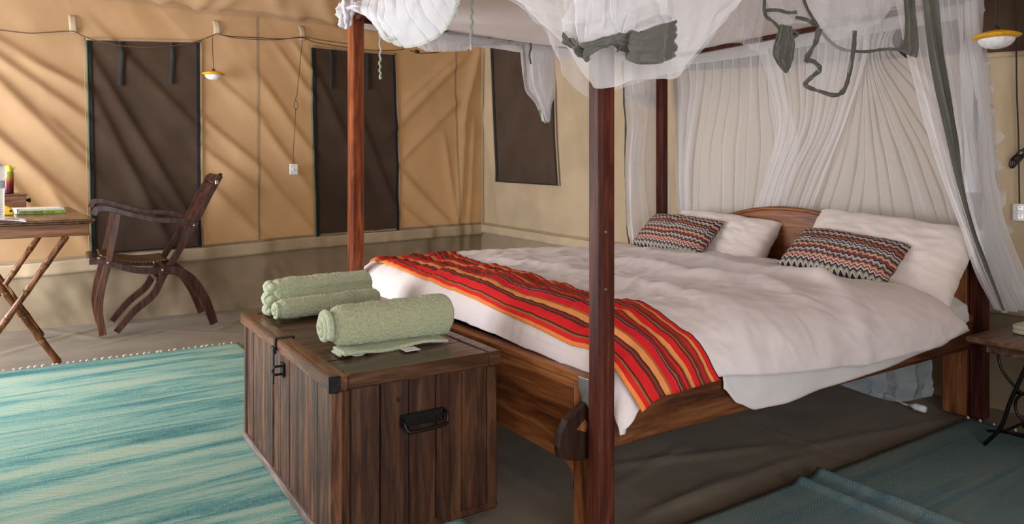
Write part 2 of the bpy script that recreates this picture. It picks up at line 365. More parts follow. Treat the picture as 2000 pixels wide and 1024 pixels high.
def seg_ridge(x, z, f, asym=0):
    """soft fold along a segment: f = (x0,z0,x1,z1,width,depth)"""
    x0, z0, x1, z1, w, d = f; dx, dz = x1 - x0, z1 - z0; L2 = dx * dx + dz * dz
    t = ((x - x0) * dx + (z - z0) * dz) / L2
    if t < -0.3 or t > 1.3: return 0
    dist = abs((x - x0) * dz - (z - z0) * dx) / math.sqrt(L2)
    if dist > 3 * w: return 0
    e = 1.0
    if t < 0.2: e = max(0, (t + 0.3) / 0.5)
    if t > 0.8: e = max(0, (1.3 - t) / 0.5)
    sd = ((x - x0) * dz - (z - z0) * dx) / math.sqrt(L2)
    ww = w * (.45 if sd * dz > 0 else 1.5) if asym else w
    return d * math.exp(-(dist / ww) ** 2) * e * e * (3 - 2 * e)

# ---------------------------------------------------------------- the tent
LWY = 4.47
def fold_px(l, plane):
    o = []
    for a in l:
        p = plane(a[0], a[1]); q = plane(a[2], a[3]); o.append((p, q, a[4], a[5]))
    return o
LF = [(p.x, p.z, q.x, q.z, w, d) for p, q, w, d in fold_px([
    (-60, 45, 168, 178, .055, .018), (-40, 85, 170, 232, .05, .026), (-30, 130, 172, 330, .06, .026), (-60, 215, 150, 400, .05, .026), (0, 330, 90, 440, .06, .02),
    (60, 120, 168, 170, .03, .012), (95, 230, 172, 300, .03, .015), (100, 370, 174, 470, .035, .014),
    (185, 120, 400, 470, .05, .020), (190, 200, 330, 470, .05, .018), (200, 60, 395, 260, .05, .014), (260, 330, 395, 480, .05, .012),
    (395, 230, 500, 320, .045, .022), (396, 290, 500, 370, .045, .022), (400, 350, 520, 470, .05, .018), (420, 150, 510, 230, .04, .012),
    (505, 150, 612, 300, .04, .016), (520, 250, 612, 380, .04, .016), (510, 330, 610, 450, .045, .016), (540, 90, 612, 190, .03, .014), (575, 85, 615, 150, .022, .012),
    (620, 150, 700, 330, .05, .012), (690, 200, 775, 420, .05, .014),
    (772, 250, 900, 120, .05, .022), (775, 320, 905, 190, .04, .014), (776, 330, 880, 440, .05, .020), (780, 400, 850, 455, .04, .014), (790, 200, 890, 110, .03, .010),
    (938, 90, 905, 235, .035, .034), (908, 235, 896, 430, .035, .03), (925, 230, 915, 430, .03, .022), (870, 280, 890, 430, .03, .014)], lambda a, b: PY(a, b, LWY))]
def ldisp(x, z):
    d = sum(seg_ridge(x, z, f, 1) for f in LF)
    q = fbm(x * 1.6 + z * 1.1, z * .5 - x * .3, 6.6); d += .006 * (1 - abs(q)) ** 3
    return d * 1.3 + 0.030 * fbm(x * 0.9, z * 0.7, 3.1) + 0.010 * fbm(x * 2.3 + z * 1.4, z * 1.1, 7.7)
def LW(x, z, off=0.0): return V((x, LWY - ldisp(x, z) - off, z))
BF = [(p.y, p.z, q.y, q.z, w, d) for p, q, w, d in fold_px([
    (1105, 100, 1150, 300, .05, .012), (950, 200, 985, 420, .04, .012), (1000, 365, 1100, 440, .05, .010), (1955, 150, 1945, 480, .05, .018)], lambda a, b: PX(a, b, 2.3))]
def bx(y): return 2.25 + 0.13 * (4.47 - y) / 4.55
def bdisp(y, z): return 1.4 * sum(seg_ridge(y, z, f) for f in BF) + 0.022 * fbm(y * 0.8, z * 0.7, 9.3) + 0.008 * fbm(y * 2.5, z * 1.3, 2.2)
def BW(y, z, off=0.0): return V((bx(y) - bdisp(y, z) - off, y, z))
EAVE = 2.36
def zbl(x): return curve1([(-3, .385), (-1.57, .431), (-.3, .485), (.6, .53), (2.24, .575)], x)
def zbb(y): return curve1([(-2.6, .46), (1.0, .50), (2.934, .534), (4.47, .575)], y)
X0, X1, YR = -3.0, 2.25, -2.75
wl = struct('wall_left', grid(lambda u, v: LW(X0 + (X1 - X0) * u, .30 + (EAVE + .05 - .30) * v), 300, 110), CANVAS, smooth=True)
def wtop(y): return EAVE + .06 + 1.62 * ((4.47 - y) / 3.37 if y > 1.1 else (y - YR) / (1.1 - YR))
wb = struct('wall_back', grid(lambda u, v: BW(4.47 + (YR - 4.47) * u, .30 + (wtop(4.47 + (YR - 4.47) * u) - .30) * v), 240, 90), CANVAS_B, smooth=True)
struct('wall_right', grid(lambda u, v: V((X0 + 5.6 * u, YR + .02 * fbm(u * 6, v * 3), EAVE * v)), 40, 16), CANVAS_B, smooth=True)
struct('wall_front', grid(lambda u, v: V((X0, YR + (1.65 - YR) * u, EAVE * v)), 16, 12), CANVAS_B, smooth=True)  # unseen wall, added to block the front daylight towards the right
# roof: two canvas slopes meeting at a ridge
RF = [(p.x, p.z, q.x, q.z, w, d) for p, q, w, d in fold_px([
    (242, 75, 335, -5, .04, .018), (273, 74, 320, 30, .03, .010), (300, 76, 330, 45, .025, .008), (343, 74, 405, -5, .04, .020), (362, 74, 455, -5, .035, .016),
    (570, 30, 650, 120, .05, .03), (600, -20, 690, 100, .05, .03), (520, -10, 600, 110, .05, .02)], lambda a, b: PY(a, b, LWY))]
def roof(u, v):
    x = X0 + 5.6 * u; R = 1.62
    w = abs(v - .46) / (.46 if v < .46 else .54)
    if v < .46: y = LWY + .04 - (LWY + .04 - 1.1) * v / .46
    else: y = 1.1 + (YR - 1.1) * (v - .46) / .54
    z = EAVE + R * (1 - w); zz = EAVE + (LWY - y) * .8
    d = sum(seg_ridge(x, zz, f) for f in RF) * 1.6 if v < .2 else 0
    return V((x, y - d * .6 - (ldisp(x, EAVE) if v < .01 else 0) , z - d * .8 + .03 * fbm(x * .8, y * .8, 5)))
struct('ceiling', grid(roof, 180, 120), CANVAS, smooth=True)
# groundsheet with soft creases
GF = [(p.x, p.y, q.x, q.y, w, d) for p, q, w, d in fold_px([
    (0, 690, 240, 625, .03, .010), (190, 672, 330, 640, .02, .007), (430, 640, 480, 620, .03, .008), (1200, 905, 1500, 868, .022, .010), (1300, 985, 1560, 890, .022, .010), (1210, 940, 1330, 870, .02, .006),
    (1490, 830, 1690, 900, .012, .006), (1570, 870, 1890, 810, .02, .010), (1250, 1010, 1420, 930, .02, .008), (1600, 950, 1700, 890, .03, .006), (980, 900, 1080, 960, .025, .008), (300, 640, 480, 650, .02, .006), (80, 640, 200, 660, .03, .008)], lambda a, b: PZ(a, b, 0))]
def floorp(u, v):
    x = X0 - .4 + 6.2 * u; y = YR - .1 + (LWY + .1 - YR + .1) * v
    return V((x, y, -.012 + sum(seg_ridge(x, y, f) for f in GF) + .004 * fbm(x * 2.2, y * 2.2, 1)))
struct('floor', grid(floorp, 330, 330), GROUND, smooth=True)
def skl(u, v):
    x = X0 + (X1 + .06 - X0) * u; top = zbl(x) + .03; z = -.012 + (top + .012) * v
    return V((x, LWY - ldisp(x, top) * v - .012 - .020 * (1 - v) - (.018 * fbm(x * 3, z * 3, 4) + .028 * max(0, fbm(x * 5.5 + z * 3, z * 1.5, 8))) * (1 - v * v), z))
struct('baseboard_left', grid(skl, 220, 24), SKIRT, smooth=True)
def skb(u, v):
    y = 4.47 + (YR - 4.47) * u; top = zbb(y) + .03; z = -.012 + (top + .012) * v
    return V((bx(y) - bdisp(y, top) * v - .012 - .02 * (1 - v) - .015 * fbm(y * 3, z * 3, 14), y, z))
struct('baseboard_back', grid(skb, 160, 18), SKIRT, smooth=True)
def bandl(u, v):
    x = X0 + (X1 - X0) * u; z = zbl(x) - .085 + .095 * v
    return V((x, LWY - ldisp(x, zbl(x)) - .036 - .012 * fbm(x * 7, 2, 3) * (1 - v), z))
def bandb(u, v):
    y = 4.47 + (YR - 4.47) * u; z = zbb(y) - .065 + .075 * v
    return V((bx(y) - bdisp(y, zbb(y)) - .028 - .010 * fbm(y * 7, 2, 3) * (1 - v), y, z))
struct('trim_1', grid(bandl, 260, 5), BAND, smooth=True, solid=.004)
struct('trim_2', grid(bandb, 200, 5), BAND, smooth=True, solid=.004)
def strip_l(x0, z0, x1, z1, w, off): return grid(lambda u, v: LW(x0 + (x1 - x0) * u + w * (v - .5), z0 + (z1 - z0) * u, off), 60, 2)
struct('trim_3', strip_l(.125, EAVE, .14, .50, .017, .004), SEAM, smooth=True)
struct('trim_4', strip_l(1.955, EAVE, 1.99, .57, .014, .004), SEAM, smooth=True)
struct('trim_5', grid(lambda u, v: V((2.22 + .01 * v, LWY - .05 + .004 * v - .02 * v, .56 + (EAVE - .56) * u)), 30, 2), SEAM)
for nm, zf, b in (('trim_6', lambda x: zbl(x) + .012, 0), ('trim_7', lambda y: zbb(y) + .012, 1)):
    if b: struct(nm, grid(lambda u, v: BW(4.44 + (YR - 4.44) * u, zf(4.44 + (YR - 4.44) * u) + .014 * v, .012), 180, 1), SEAM, smooth=True)
    else: struct(nm, grid(lambda u, v: LW(X0 + (X1 - X0) * u, zf(X0 + (X1 - X0) * u) + .014 * v, .012), 240, 1), SEAM, smooth=True)
for px, py, h in ((141, 30, 34), (421, 41, 28), (587, 52, 27)):           # cloth loops that carry the wire
    p = PY(px, py, LWY); q = PY(px + 3, py + h, LWY)
    bm = grid(lambda u, v: LW(p.x + (q.x - p.x) * u + .052 * (v - .5), p.z + (q.z - p.z) * u, .010 + .022 * math.sin(PI * u)), 8, 3)
    struct('cloth_loop', bm, BAND, wl, smooth=True, solid=.005)

def window(name, WF, c, extra):
    """c: four corners (a,z) TL, TR, BL, BR on the wall WF; dark mesh panel with webbing borders"""
    (a0, z0), (a1, z1), (a2, z2), (a3, z3) = c
    def q(u, v):
        return ((a0 * (1 - u) + a1 * u) * (1 - v) + (a2 * (1 - u) + a3 * u) * v, (z0 * (1 - u) + z1 * u) * (1 - v) + (z2 * (1 - u) + z3 * u) * v)
    w = struct(name, grid(lambda u, v: WF(*q(u, v), .012), 44, 70), MESH, smooth=True)
    wd = abs(a1 - a0); ht = abs(z0 - z2)
    def rim(nm, u0, u1, v0, v1, m, off):
        struct(nm, grid(lambda s, t: WF(*q(u0 + (u1 - u0) * s, v0 + (v1 - v0) * t), off), 6 if u1 - u0 < .3 else 44, 6 if v1 - v0 < .3 else 70), m, w, smooth=True, solid=.004)
    bw = .026 / wd
    rim('side_border', 0, bw, 0, 1, BLACK, .017); rim('side_border', 1 - bw, 1, 0, 1, BLACK, .017)
    rim('canvas_edge', -.022 / wd, -.004 / wd, -.01, 1.0, SEAM, .016); rim('piping', -.006 / wd, .001, 0, 1.0, GREENP if extra else BLACK, .019); rim('canvas_edge', 1, 1 + .018 / wd, -.01, 1, SEAM, .016)
    rim('top_edge', -.01, 1.01, -.018 / ht, 0, SEAM, .018)
    rim('bottom_border', 0, 1, 1 - .012 / ht, 1, BLACK, .0165)
    if extra:
        for u in extra:
            struct('tie_strap', grid(lambda s, t: WF(*q(u + .05 * (t - .5) * .9 + .008 * math.sin(s * 5), .002 + .21 * s * (1 if u < .5 else .96)), .024 + .004 * math.sin(9 * s)), 20, 2), STRAP, w, smooth=True, solid=.003)
    return w
window('window_1', LW, ((-1.062, 2.037), (-.309, 2.097), (-1.03, .482), (-.298, .502)), (.285, .74))
window('window_2', LW, ((.567, 2.144), (1.334, 2.156), (.606, .527), (1.369, .551)), (.22, .66))
window('window_3', BW, ((4.279, 2.286), (3.36, 2.2), (4.16, 1.001), (3.253, .972)), ())
def w4(u, v):
    y = 2.2 + (-1.6 - 2.2) * u; zb = 1.775 - .078 * 3.8 * u
    return BW(y, zb + (EAVE + .05 - zb) * v, .02)
w = struct('window_4', grid(w4, 60, 14), MESH, smooth=True)
struct('bottom_border', grid(lambda u, v: w4(u, -.012 + .03 * v) - V((.006, 0, 0)), 60, 1), BAND, w, smooth=True, solid=.003)

# ---------------------------------------------------------------- rugs
def rug(name, label, mat, x0, x1, y0, y1, zf, th=.009, group=None, skew=0.0, nx=60, ny=60, fringe=None):
    th = th
    def top(u, v):
        x = x0 + (x1 - x0) * u; y = y0 + (y1 - y0) * v
        return V((x + skew * (v - 1) + .006 * fbm(v * 9, 3, u) * (1 if u in (0, 1) else 0), y + .006 * fbm(u * 9, 1, v) * (1 if v in (0, 1) else 0), zf(u, v) + th))
    bm = grid(top, nx, ny)
    e = bmesh.ops.extrude_edge_only(bm, edges=[q for q in bm.edges if q.is_boundary])
    for v in [g for g in e['geom'] if isinstance(g, bmesh.types.BMVert)]: v.co.z -= th - .001
    o = obj(name, bm, mat, None, True, ((x0 + x1) / 2, (y0 + y1) / 2, 0)); tag(o, label, 'rug', group)
    if fringe:
        b = NB(); r = random.Random(3)
        for i in range(fringe[4]):
            t = (i + r.uniform(-.3, .3)) / fringe[4]; x = fringe[0] + (fringe[2] - fringe[0]) * t; y = fringe[1] + (fringe[3] - fringe[1]) * t
            q = r.uniform(.005, .009)
            tube(b, [(x - q, y, zf(.5, .5) + .010), (x, y + q * .6, zf(.5, .5) + .014), (x + q, y + q * 1.4, zf(.5, .5) + .006)], q * .6, 5)
        f = obj('warp_knots', b, PAPER, o); f['kind'] = 'stuff'
    return o
rug('turquoise_rug', 'large bright turquoise streaked woven rug on the floor before the wooden chest', RUGL, -2.75, -.29, .15, 3.14, lambda u, v: .001 + .0015 * (1 + fbm(u * 5, v * 5)),
    th=.007, skew=-.08, fringe=(-1.9, 3.145, -.30, 3.145, 46), nx=90, ny=90)
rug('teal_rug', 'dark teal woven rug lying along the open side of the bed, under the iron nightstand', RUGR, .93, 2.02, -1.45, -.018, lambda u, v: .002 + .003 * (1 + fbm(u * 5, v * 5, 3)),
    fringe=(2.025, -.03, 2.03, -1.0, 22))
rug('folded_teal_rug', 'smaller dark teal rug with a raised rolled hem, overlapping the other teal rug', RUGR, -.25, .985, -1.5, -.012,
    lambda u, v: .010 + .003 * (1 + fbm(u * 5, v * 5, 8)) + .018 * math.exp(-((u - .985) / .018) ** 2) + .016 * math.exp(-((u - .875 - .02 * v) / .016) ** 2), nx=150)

# ---------------------------------------------------------------- wooden chest
def chest():
    x0, x1, y0, y1, H = -.622, -.096, .392, 1.452, .462
    t = thing('wooden_chest', 'dark plank blanket chest with iron hasp at the foot of the bed', 'chest', ((x0 + x1) / 2, (y0 + y1) / 2, .012))
    boxo('carcass', (x0 + .012, y0 + .012, .02), (x1 - .006, y1 - .006, H), WEDGEW, t, .003)
    r = random.Random(5)
    # front planks (towards the rug)
    ys = [y0 + .042]; 
    for w in (.098, .088, .104, .092, .110, .086, .102, .095, .088, .10): ys.append(ys[-1] + w)
    sc = (y1 - .036 - ys[0]) / (ys[-1] - ys[0]); ys = [ys[0] + (y - ys[0]) * sc for y in ys]
    for a, b in zip(ys, ys[1:]):
        d = r.uniform(0, .004); boxo('plank', (x0 + d, a + .0012, .03), (x0 + .02, b - .0012, H), CHESTF, t, .0025)
    # end planks (towards the bed's open side)
    xs = [x0 + .052 + k * (x1 - .034 - x0 - .052) / 5 for k in range(6)]
    for a, b in zip(xs, xs[1:]):
        d = r.uniform(0, .004); boxo('plank', (a + .0012, y0 + d, .03), (b - .0012, y0 + .02, H), CHESTE, t, .0025)
    # corner stiles and worn base rails
    boxo('corner_stile', (x0 - .003, y0 - .004, .01), (x0 + .03, y0 + .041, H), CHESTF, t, .006)
    boxo('corner_stile', (x0 + .0305, y0 - .003, .01), (x0 + .051, y0 + .02, H), CHESTE, t, .005)
    boxo('corner_stile', (x1 - .033, y0 - .003, .01), (x1 + .002, y0 + .03, H), CHESTE, t, .006)
    boxo('corner_stile', (x0 - .003, y1 - .035, .01), (x0 + .03, y1 + .003, H), CHESTF, t, .006)
    boxo('base_rail', (x0 - .012, y0 - .008, .012), (x0 + .022, y1 + .004, .038), CHESTB, t, .008)
    boxo('base_rail', (x0 + .023, y0 - .008, .012), (x1 + .004, y0 + .02, .034), CHESTE, t, .008)
    boxo('base_rail', (x1 - .02, y0 + .021, .012), (x1 + .004, y1 + .004, .03), CHESTE, t, .008)
    # lid: frame with boards let in across
    lz0, lz1 = H + .002, .507; lx0, lx1, ly0, ly1 = x0 - .014, x1 + .008, y0 - .018, y1 + .014
    lid = boxo('lid', (lx0 + .02, ly0 + .02, lz0 + .004), (lx1 - .02, ly1 - .02, lz1 - .012), WEDGEW, t, .002)
    boxo('front_edge', (lx0, ly0, lz0), (lx0 + .052, ly1, lz1), CHESTLE, lid, .005)
    boxo('back_edge', (lx1 - .045, ly0, lz0), (lx1, ly1, lz1), CHESTL, lid, .005)
    boxo('end_edge', (lx0 + .0525, ly0, lz0), (lx1 - .0455, ly0 + .055, lz1), CHESTL, lid, .005)
    boxo('end_edge', (lx0 + .0525, ly1 - .055, lz0), (lx1 - .0455, ly1, lz1), CHESTL, lid, .005)
    n = 8; a0, a1 = ly0 + .056, ly1 - .056
    for k in range(n):
        a = a0 + (a1 - a0) * k / n; b = a0 + (a1 - a0) * (k + 1) / n
        boxo('board', (lx0 + .053, a + .001, lz1 - .014), (lx1 - .046, b - .001, lz1 - .002 - r.uniform(0, .0015)), CHESTL, lid, .002)
    # dark block standing in for darkened wood at the near lid corner
    boxo('dark_corner', (lx0 - .002, ly0 - .002, lz0 - .001), (lx0 + .03, ly0 + .012, lz1 + .0008), IRON, lid, .002)
    # hasp and staple
    hy = .925; h = NB()
    box(h, (lx0 - .001, hy - .012, lz1 - .002), (lx0 + .06, hy + .012, lz1 + .003), .001)
    box(h, (lx0 - .006, hy - .011, lz1 - .05), (lx0 - .001, hy + .011, lz1 + .003), .001)
    tube(h, [(lx0 - .008, hy - .016, lz1 - .032), (lx0 - .008, hy + .016, lz1 - .032)], .006, 8)
    prism(h, [(hy - .009, .475), (hy + .009, .475), (hy + .007, .40), (hy + .003, .355), (hy - .003, .355), (hy - .007, .40)], 'x', lx0 - .011, lx0 - .006, .001)
    obj('hasp', h, IRON, t)
    s = NB(); box(s, (x0 - .004, hy - .05, .385), (x0 + .001, hy - .012, .432), .0015)
    tube(s, [(x0 - .002, hy - .038, .422), (x0 - .028, hy - .036, .422), (x0 - .034, hy - .03, .408), (x0 - .028, hy - .036, .395), (x0 - .002, hy - .038, .395)], .0042, 8)
    obj('staple', s, IRON, t)
    # drop handle
    hx0, hx1 = -.424, -.283
    hp = NB(); box(hp, (hx0, y0 - .007, .325), (hx1, y0 + .002, .362), .002)
    for px in (hx0 + .012, hx1 - .012):
        for pz in (.333, .354): lathe(hp, [(.0001, .004), (.003, .003), (.0045, 0)], 8, Matrix.Translation((px, y0 - .007, pz)) @ Matrix.Rotation(PI / 2, 4, 'X'))
    plate = obj('handle_plate', hp, IRON, t)
    hb = NB(); tube(hb, [(hx0 + .004, y0 - .006, .350), (hx0 + .002, y0 - .026, .346), (hx0 + .008, y0 - .034, .326), (hx0 + .028, y0 - .037, .320), (hx1 - .028, y0 - .037, .322), (hx1 - .006, y0 - .034, .328), (hx1 - .001, y0 - .026, .350), (hx1 - .004, y0 - .006, .354)], .0055, 8, 40)
    obj('bail', hb, IRON, plate, True)
    hh = NB(); lathe(hh, [(.0001, .0008), (.006, .0008), (.0075, 0)], 14, Matrix.Translation((-.428, y0 - .001, .408)) @ Matrix.Rotation(PI / 2, 4, 'X'))
    obj('knot_hole', hh, BLACK, t)
chest()

# ---------------------------------------------------------------- towels on the chest
def towel_roll(name, label, p0, p1, section, mat, lob=0.0, seed=0, bumps=.004, nseg=60, ang=0.0, taper=None):
    """cloth roll along p0->p1 with a (local) cross-section outline and puffed spiral ends"""
    a, b = V(p0), V(p1); ax = (b - a).normalized(); side = V((-ax.y, ax.x, 0)).normalized(); up = V((0, 0, 1)); L = (b - a).length
    n = len(section)
    def fn(u, v):
        k = v * n; i = int(k) % n; f = k - int(k); s0 = section[i]; s1 = section[(i + 1) % n]
        sx = s0[0] * (1 - f) + s1[0] * f; sz = s0[1] * (1 - f) + s1[1] * f
        e = min(u, 1 - u); q = 1.0 if e > .07 else (1 - (1 - e / .07) ** 2 * .9) ** .5
        if taper: q *= curve1(taper, u)
        r = 1 + bumps * 12 * fbm(u * 7 + seed, v * 5, seed)
        x = u * L + (0.004 * fbm(v * 6, seed, 2))
        cz = sum(s[1] for s in section) / n
        p = a + ax * x + side * sx * q * r + up * (cz + (sz - cz) * q * r)
        return p + (side * sx + up * (sz - cz)).normalized() * fbm(p.x * 120, p.y * 120, p.z * 120, 2) * .0026
    bm = grid(fn, 210, 180, closed_v=True)
    return bm, (a, b, ax, side)
def circ(r, n=24, cz=None, sx=1, sz=1, pw=1.0):
    cz = r if cz is None else cz
    o = []
    for k in range(n):
        t = 2 * PI * k / n; c, s = math.cos(t), math.sin(t)
        o.append((r * sx * abs(c) ** pw * (1 if c > 0 else -1), cz + r * sz * abs(s) ** pw * (1 if s > 0 else -1)))
    return o
LID = .508
def coil(bm, c, ax, side, r0, r1, turns, depth, thick):
    """visible spiral layers at the end of a rolled towel"""
    up = V((0, 0, 1)); pts = []
    n = int(turns * 22)
    for i in range(n + 1):
        f = i / n; t = f * turns * 2 * PI; r = r0 + (r1 - r0) * f
        pts.append(c + side * math.cos(t) * r + up * math.sin(t) * r - ax * depth * (1 - f * .7))
    tube(bm, pts, thick, 7)
# large roll, right
p0, p1 = (-.545, .655, LID + .010), (-.125, .655, LID + .010)
bm, fr = towel_roll('t', '', p0, p1, circ(.066, 28, .066, 1.08, .98, .92), TERRY, seed=1, taper=[(0, .88), (.12, .98), (.6, 1.0), (.93, 1.05), (1, .98)])
t = thing('green_bath_towel', 'large rolled sage green bath towel at the near end of the chest lid', 'towel', (-.33, .65, LID), group='green towels on the chest')
obj('roll', bm, TERRY, t, True)
b = NB(); coil(b, V((-.545, .655, LID + .076)), fr[2], fr[3], .008, .050, 2.6, .026, .0115); obj('rolled_end', b, TERRYL, t, True)
def flap(u, v):
    x = -.535 + .355 * u; y = .555 + .09 * v + .012 * math.sin(u * 3)
    return V((x, y - .014 * (1 - u) * (1 - v), LID + .007 + .005 * math.sin(u * 9 + 1) * (1 - v) + .004 * v + .001 * fbm(u * 30, v * 20)))
obj('hanging_edge', grid(flap, 50, 12), TERRYL, t, True, solid=.009)
def flap2(u, v): return V((-.545 + .09 * u, .56 + .07 * v, LID + .004 + .006 * math.sin(u * 7)))
obj('turned_corner', grid(flap2, 16, 10), TERRYL, t, True, solid=.006)
boxo('care_tag', (-.352, .512, LID + .0012), (-.300, .560, LID + .0030), PLASTW, t, .0006)
# folded roll behind
p0, p1 = (-.555, 1.350, LID + .004), (-.125, 1.380, LID + .004)
sec = [(.070, .02), (.078, .045), (.070, .07), (.078, .092), (.066, .118), (.03, .132), (-.01, .137), (-.05, .128), (-.072, .104), (-.064, .086), (-.078, .066), (-.070, .046), (-.078, .024), (-.066, .004), (-.03, .0), (.03, .0), (.06, .004)]
sec = [(p[0] * .86, p[1]) for p in sec][::-1]
bm, fr = towel_roll('t', '', p0, p1, sec, TERRYL, seed=4, taper=[(0, .93), (.2, 1.0), (.8, 1.04), (1, 1.0)])
t = thing('folded_green_towel', 'thick folded pale green towel at the far end of the chest lid', 'towel', (-.33, 1.35, LID), group='green towels on the chest')
obj('fold', bm, TERRYL, t, True)
bb = NB()
for k, (dz, dy, r) in enumerate(((.105, .0, .026), (.062, -.006, .030), (.020, .004, .021))):
    pts = [(-.548 - .004 * k + .002 * math.sin(q), 1.350 + dy + .046 * (q / 5 - 1), LID + dz + .004 * math.sin(q * 1.3 + k)) for q in range(11)]
    tube(bb, pts, lambda s, r=r: r * (1 - .75 * abs(2 * s - 1) ** 3), 10, 22)
obj('folded_end', bb, TERRYL, t, True)
def bandstripe(u, v):
    x = -.50 + .355 * u; s = .045 + .026 * v
    return V((x, 1.354 + .07 * u / 1 * .43 - .0735 - .003 * math.sin(v * PI) + .0 * s, LID + .042 + .034 * v))
bm = grid(bandstripe, 40, 6); obj('woven_border', bm, TERRYL, t, True, solid=.003)
# small hand towel roll in front of it
p0, p1 = (-.565, 1.205, LID + .003), (-.135, 1.255, LID + .003)
bm, fr = towel_roll('t', '', p0, p1, circ(.040, 24, .040, 1.06, 1.0, .85), TERRYL, seed=9, taper=[(0, .92), (.5, .94), (.62, 1.0), (.72, .95), (.85, 1.06), (1, .96)])
t = thing('small_green_towel', 'narrow rolled pale green hand towel in front of the thick folded towel', 'towel', (-.35, 1.235, LID), group='green towels on the chest')
obj('roll', bm, TERRYL, t, True)
for k in range(3):
    c = V(p0) + fr[2] * (.292 + .022 * k) + V((0, 0, .040)); b = NB()
    tube(b, [c + fr[3] * math.cos(a * PI / 10) * .0425 * 1.04 + V((0, 0, 1)) * math.sin(a * PI / 10) * .0405 for a in range(-3, 14)], .0038, 6); obj('woven_rib', b, TERRYL, t, True)
b = NB(); coil(b, V(p0) + V((.006, 0, .040)), fr[2], fr[3], .006, .029, 1.8, .012, .008); obj('rolled_end', b, TERRYL, t, True)

# ---------------------------------------------------------------- four-poster bed (foot at x=0, head at x=2.1; open side y=0, far side y=1.88)
BL, BWD = 2.10, 1.88
def post(name, c, s, top, ch, parent, m=POSTW, z0=0.0):
    h = s / 2; q = ch; o = [(-h + q, -h), (h - q, -h), (h, -h + q), (h, h - q), (h - q, h), (-h + q, h), (-h, h - q), (-h, -h + q)]
    bm = NB(); prism(bm, [(c[0] + a, c[1] + b) for a, b in o], 'z', z0, top, .003); return obj(name, bm, m, parent)
def bed():
    t = thing('four_poster_bed', 'dark red wooden four-poster bed with arched headboard and pegged footboard', 'bed', (BL / 2, BWD / 2, 0))
    for nm, c, s in (('near', (0, 0), .058), ('far', (0, BWD), .067), ('head', (BL + .01, BWD), .062), ('head', (BL + .05, .02), .062)):
        p = post('post', c, s, 1.87, .010, t, POSTLIT if nm == 'far' else POSTW)
        if c == (0, 0):
            b = NB()
            for z in (.745, .90): obj('bolt', lathe(NB(), [(.0001, .003), (.004, .002), (.005, 0)], 8, Matrix.Translation((-.010, -.029, z)) @ Matrix.Rotation(PI / 2, 4, 'X')), BOLT, p)
    # footboard with rounded drop into its two legs
    fx0, fx1 = -.008, .034; ya, yb = .031, BWD - .031
    def arc(cx, cy, r, a0, a1, n=8): return [(cx + r * math.cos(a0 + (a1 - a0) * k / n), cy + r * math.sin(a0 + (a1 - a0) * k / n)) for k in range(n + 1)]
    zb, zt, lw = .225, .475, .085
    out = [(ya, 0.0), (ya, zt), (yb, zt), (yb, 0.0), (yb - lw, 0.0)] + arc(yb - lw - .045, zb - .045, .045, 0, PI / 2)[0:] + arc(ya + lw + .045, zb - .045, .045, PI / 2, PI) + [(ya + lw, 0.0)]
    # board between the stiles
    ins = [(ya + lw - .004, zb), (ya + lw - .004, zt), (yb - lw + .004, zt), (yb - lw + .004, zb)]
    b = NB(); prism(b, [(ya + lw, .15)] + arc(ya + lw + .05, zb - .05 - .004, .05, PI, PI / 2) + arc(yb - lw - .05, zb - .05 - .004, .05, PI / 2, 0) + [(yb - lw, .15), (yb - lw, zt), (ya + lw, zt)], 'x', fx0, fx1, 0)
    fb = obj('footboard', b, BEDW_Y, t)
    obj('top_moulding', box(box(NB(), (fx0 - .006, ya + .002, zt - .012), (fx1 + .004, yb, zt + .016), .006), (fx0 - .002, ya + .003, zt - .026), (fx1, yb, zt - .013), .004), BEDW_Y, fb)
    for sgn, yy in ((1, ya), (-1, yb)):
        y2 = yy + sgn * lw
        obj('leg', box(NB(), (fx0 - .001, min(yy, y2), 0), (fx1 + .001, max(yy, y2), zt - .013), .004), BEDW_Z, t)
    # tusk wedge of the side rail, its slot and the worn metal plate on the near corner
    ty = .058
    boxo('mortise_slot', (fx0 - .0022, ty - .010, .31), (fx0 + .002, ty + .012, .435), BLACK, t, 0)
    w = NB(); prism(w, [(-.020, .420), (-.045, .405), (-.085, .382), (-.105, .350), (-.112, .315), (-.106, .285), (-.080, .272), (-.045, .262), (-.014, .262), (fx0 + .012, .27), (fx0 + .012, .425)], 'y', ty - .011, ty + .013, .003)
    wg = obj('wedge', w, WEDGEW, t)
    pk = NB(); prism(pk, [(-.052, .352), (-.022, .375), (-.010, .358), (-.020, .340)], 'y', ty - .0145, ty - .010, .001); obj('peg', pk, BEDW_Z, wg)
    m = NB(); prism(m, [(ya + .004, zt + .012), (ya + .052, zt + .010), (ya + .050, zt - .02), (ya + .038, zt - .045), (ya + .030, zt - .075), (ya + .016, zt - .06), (ya + .004, zt - .068)], 'x', fx0 - .009, fx0 - .006, .0008)
    obj('metal_plate', m, STEEL, t)
    # side rails
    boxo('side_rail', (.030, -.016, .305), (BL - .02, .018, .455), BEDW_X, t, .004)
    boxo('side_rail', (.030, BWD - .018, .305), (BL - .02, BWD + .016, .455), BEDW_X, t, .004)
    # headboard: arched panel between stiles that run down as legs
    hx0, hx1 = BL - .020, BL + .018
    prof = [(y, .70 + .17 * max(0, math.sin(PI * (y - .30) / 1.28)) ** .8 if .30 < y < 1.58 else .70) for y in [.11 + .0332 * k for k in range(51)]]
    b = NB(); prism(b, [(.11, .30)] + prof + [(1.77, .30)], 'x', hx0 + .006, hx1, .003); hb = obj('headboard', b, BEDW_Y, t)
    cap = NB(); tube(cap, [(hx0 + .012, p[0], p[1] + .004) for p in prof], .013, 8); obj('arched_cap', cap, BEDW_Y, hb, True)
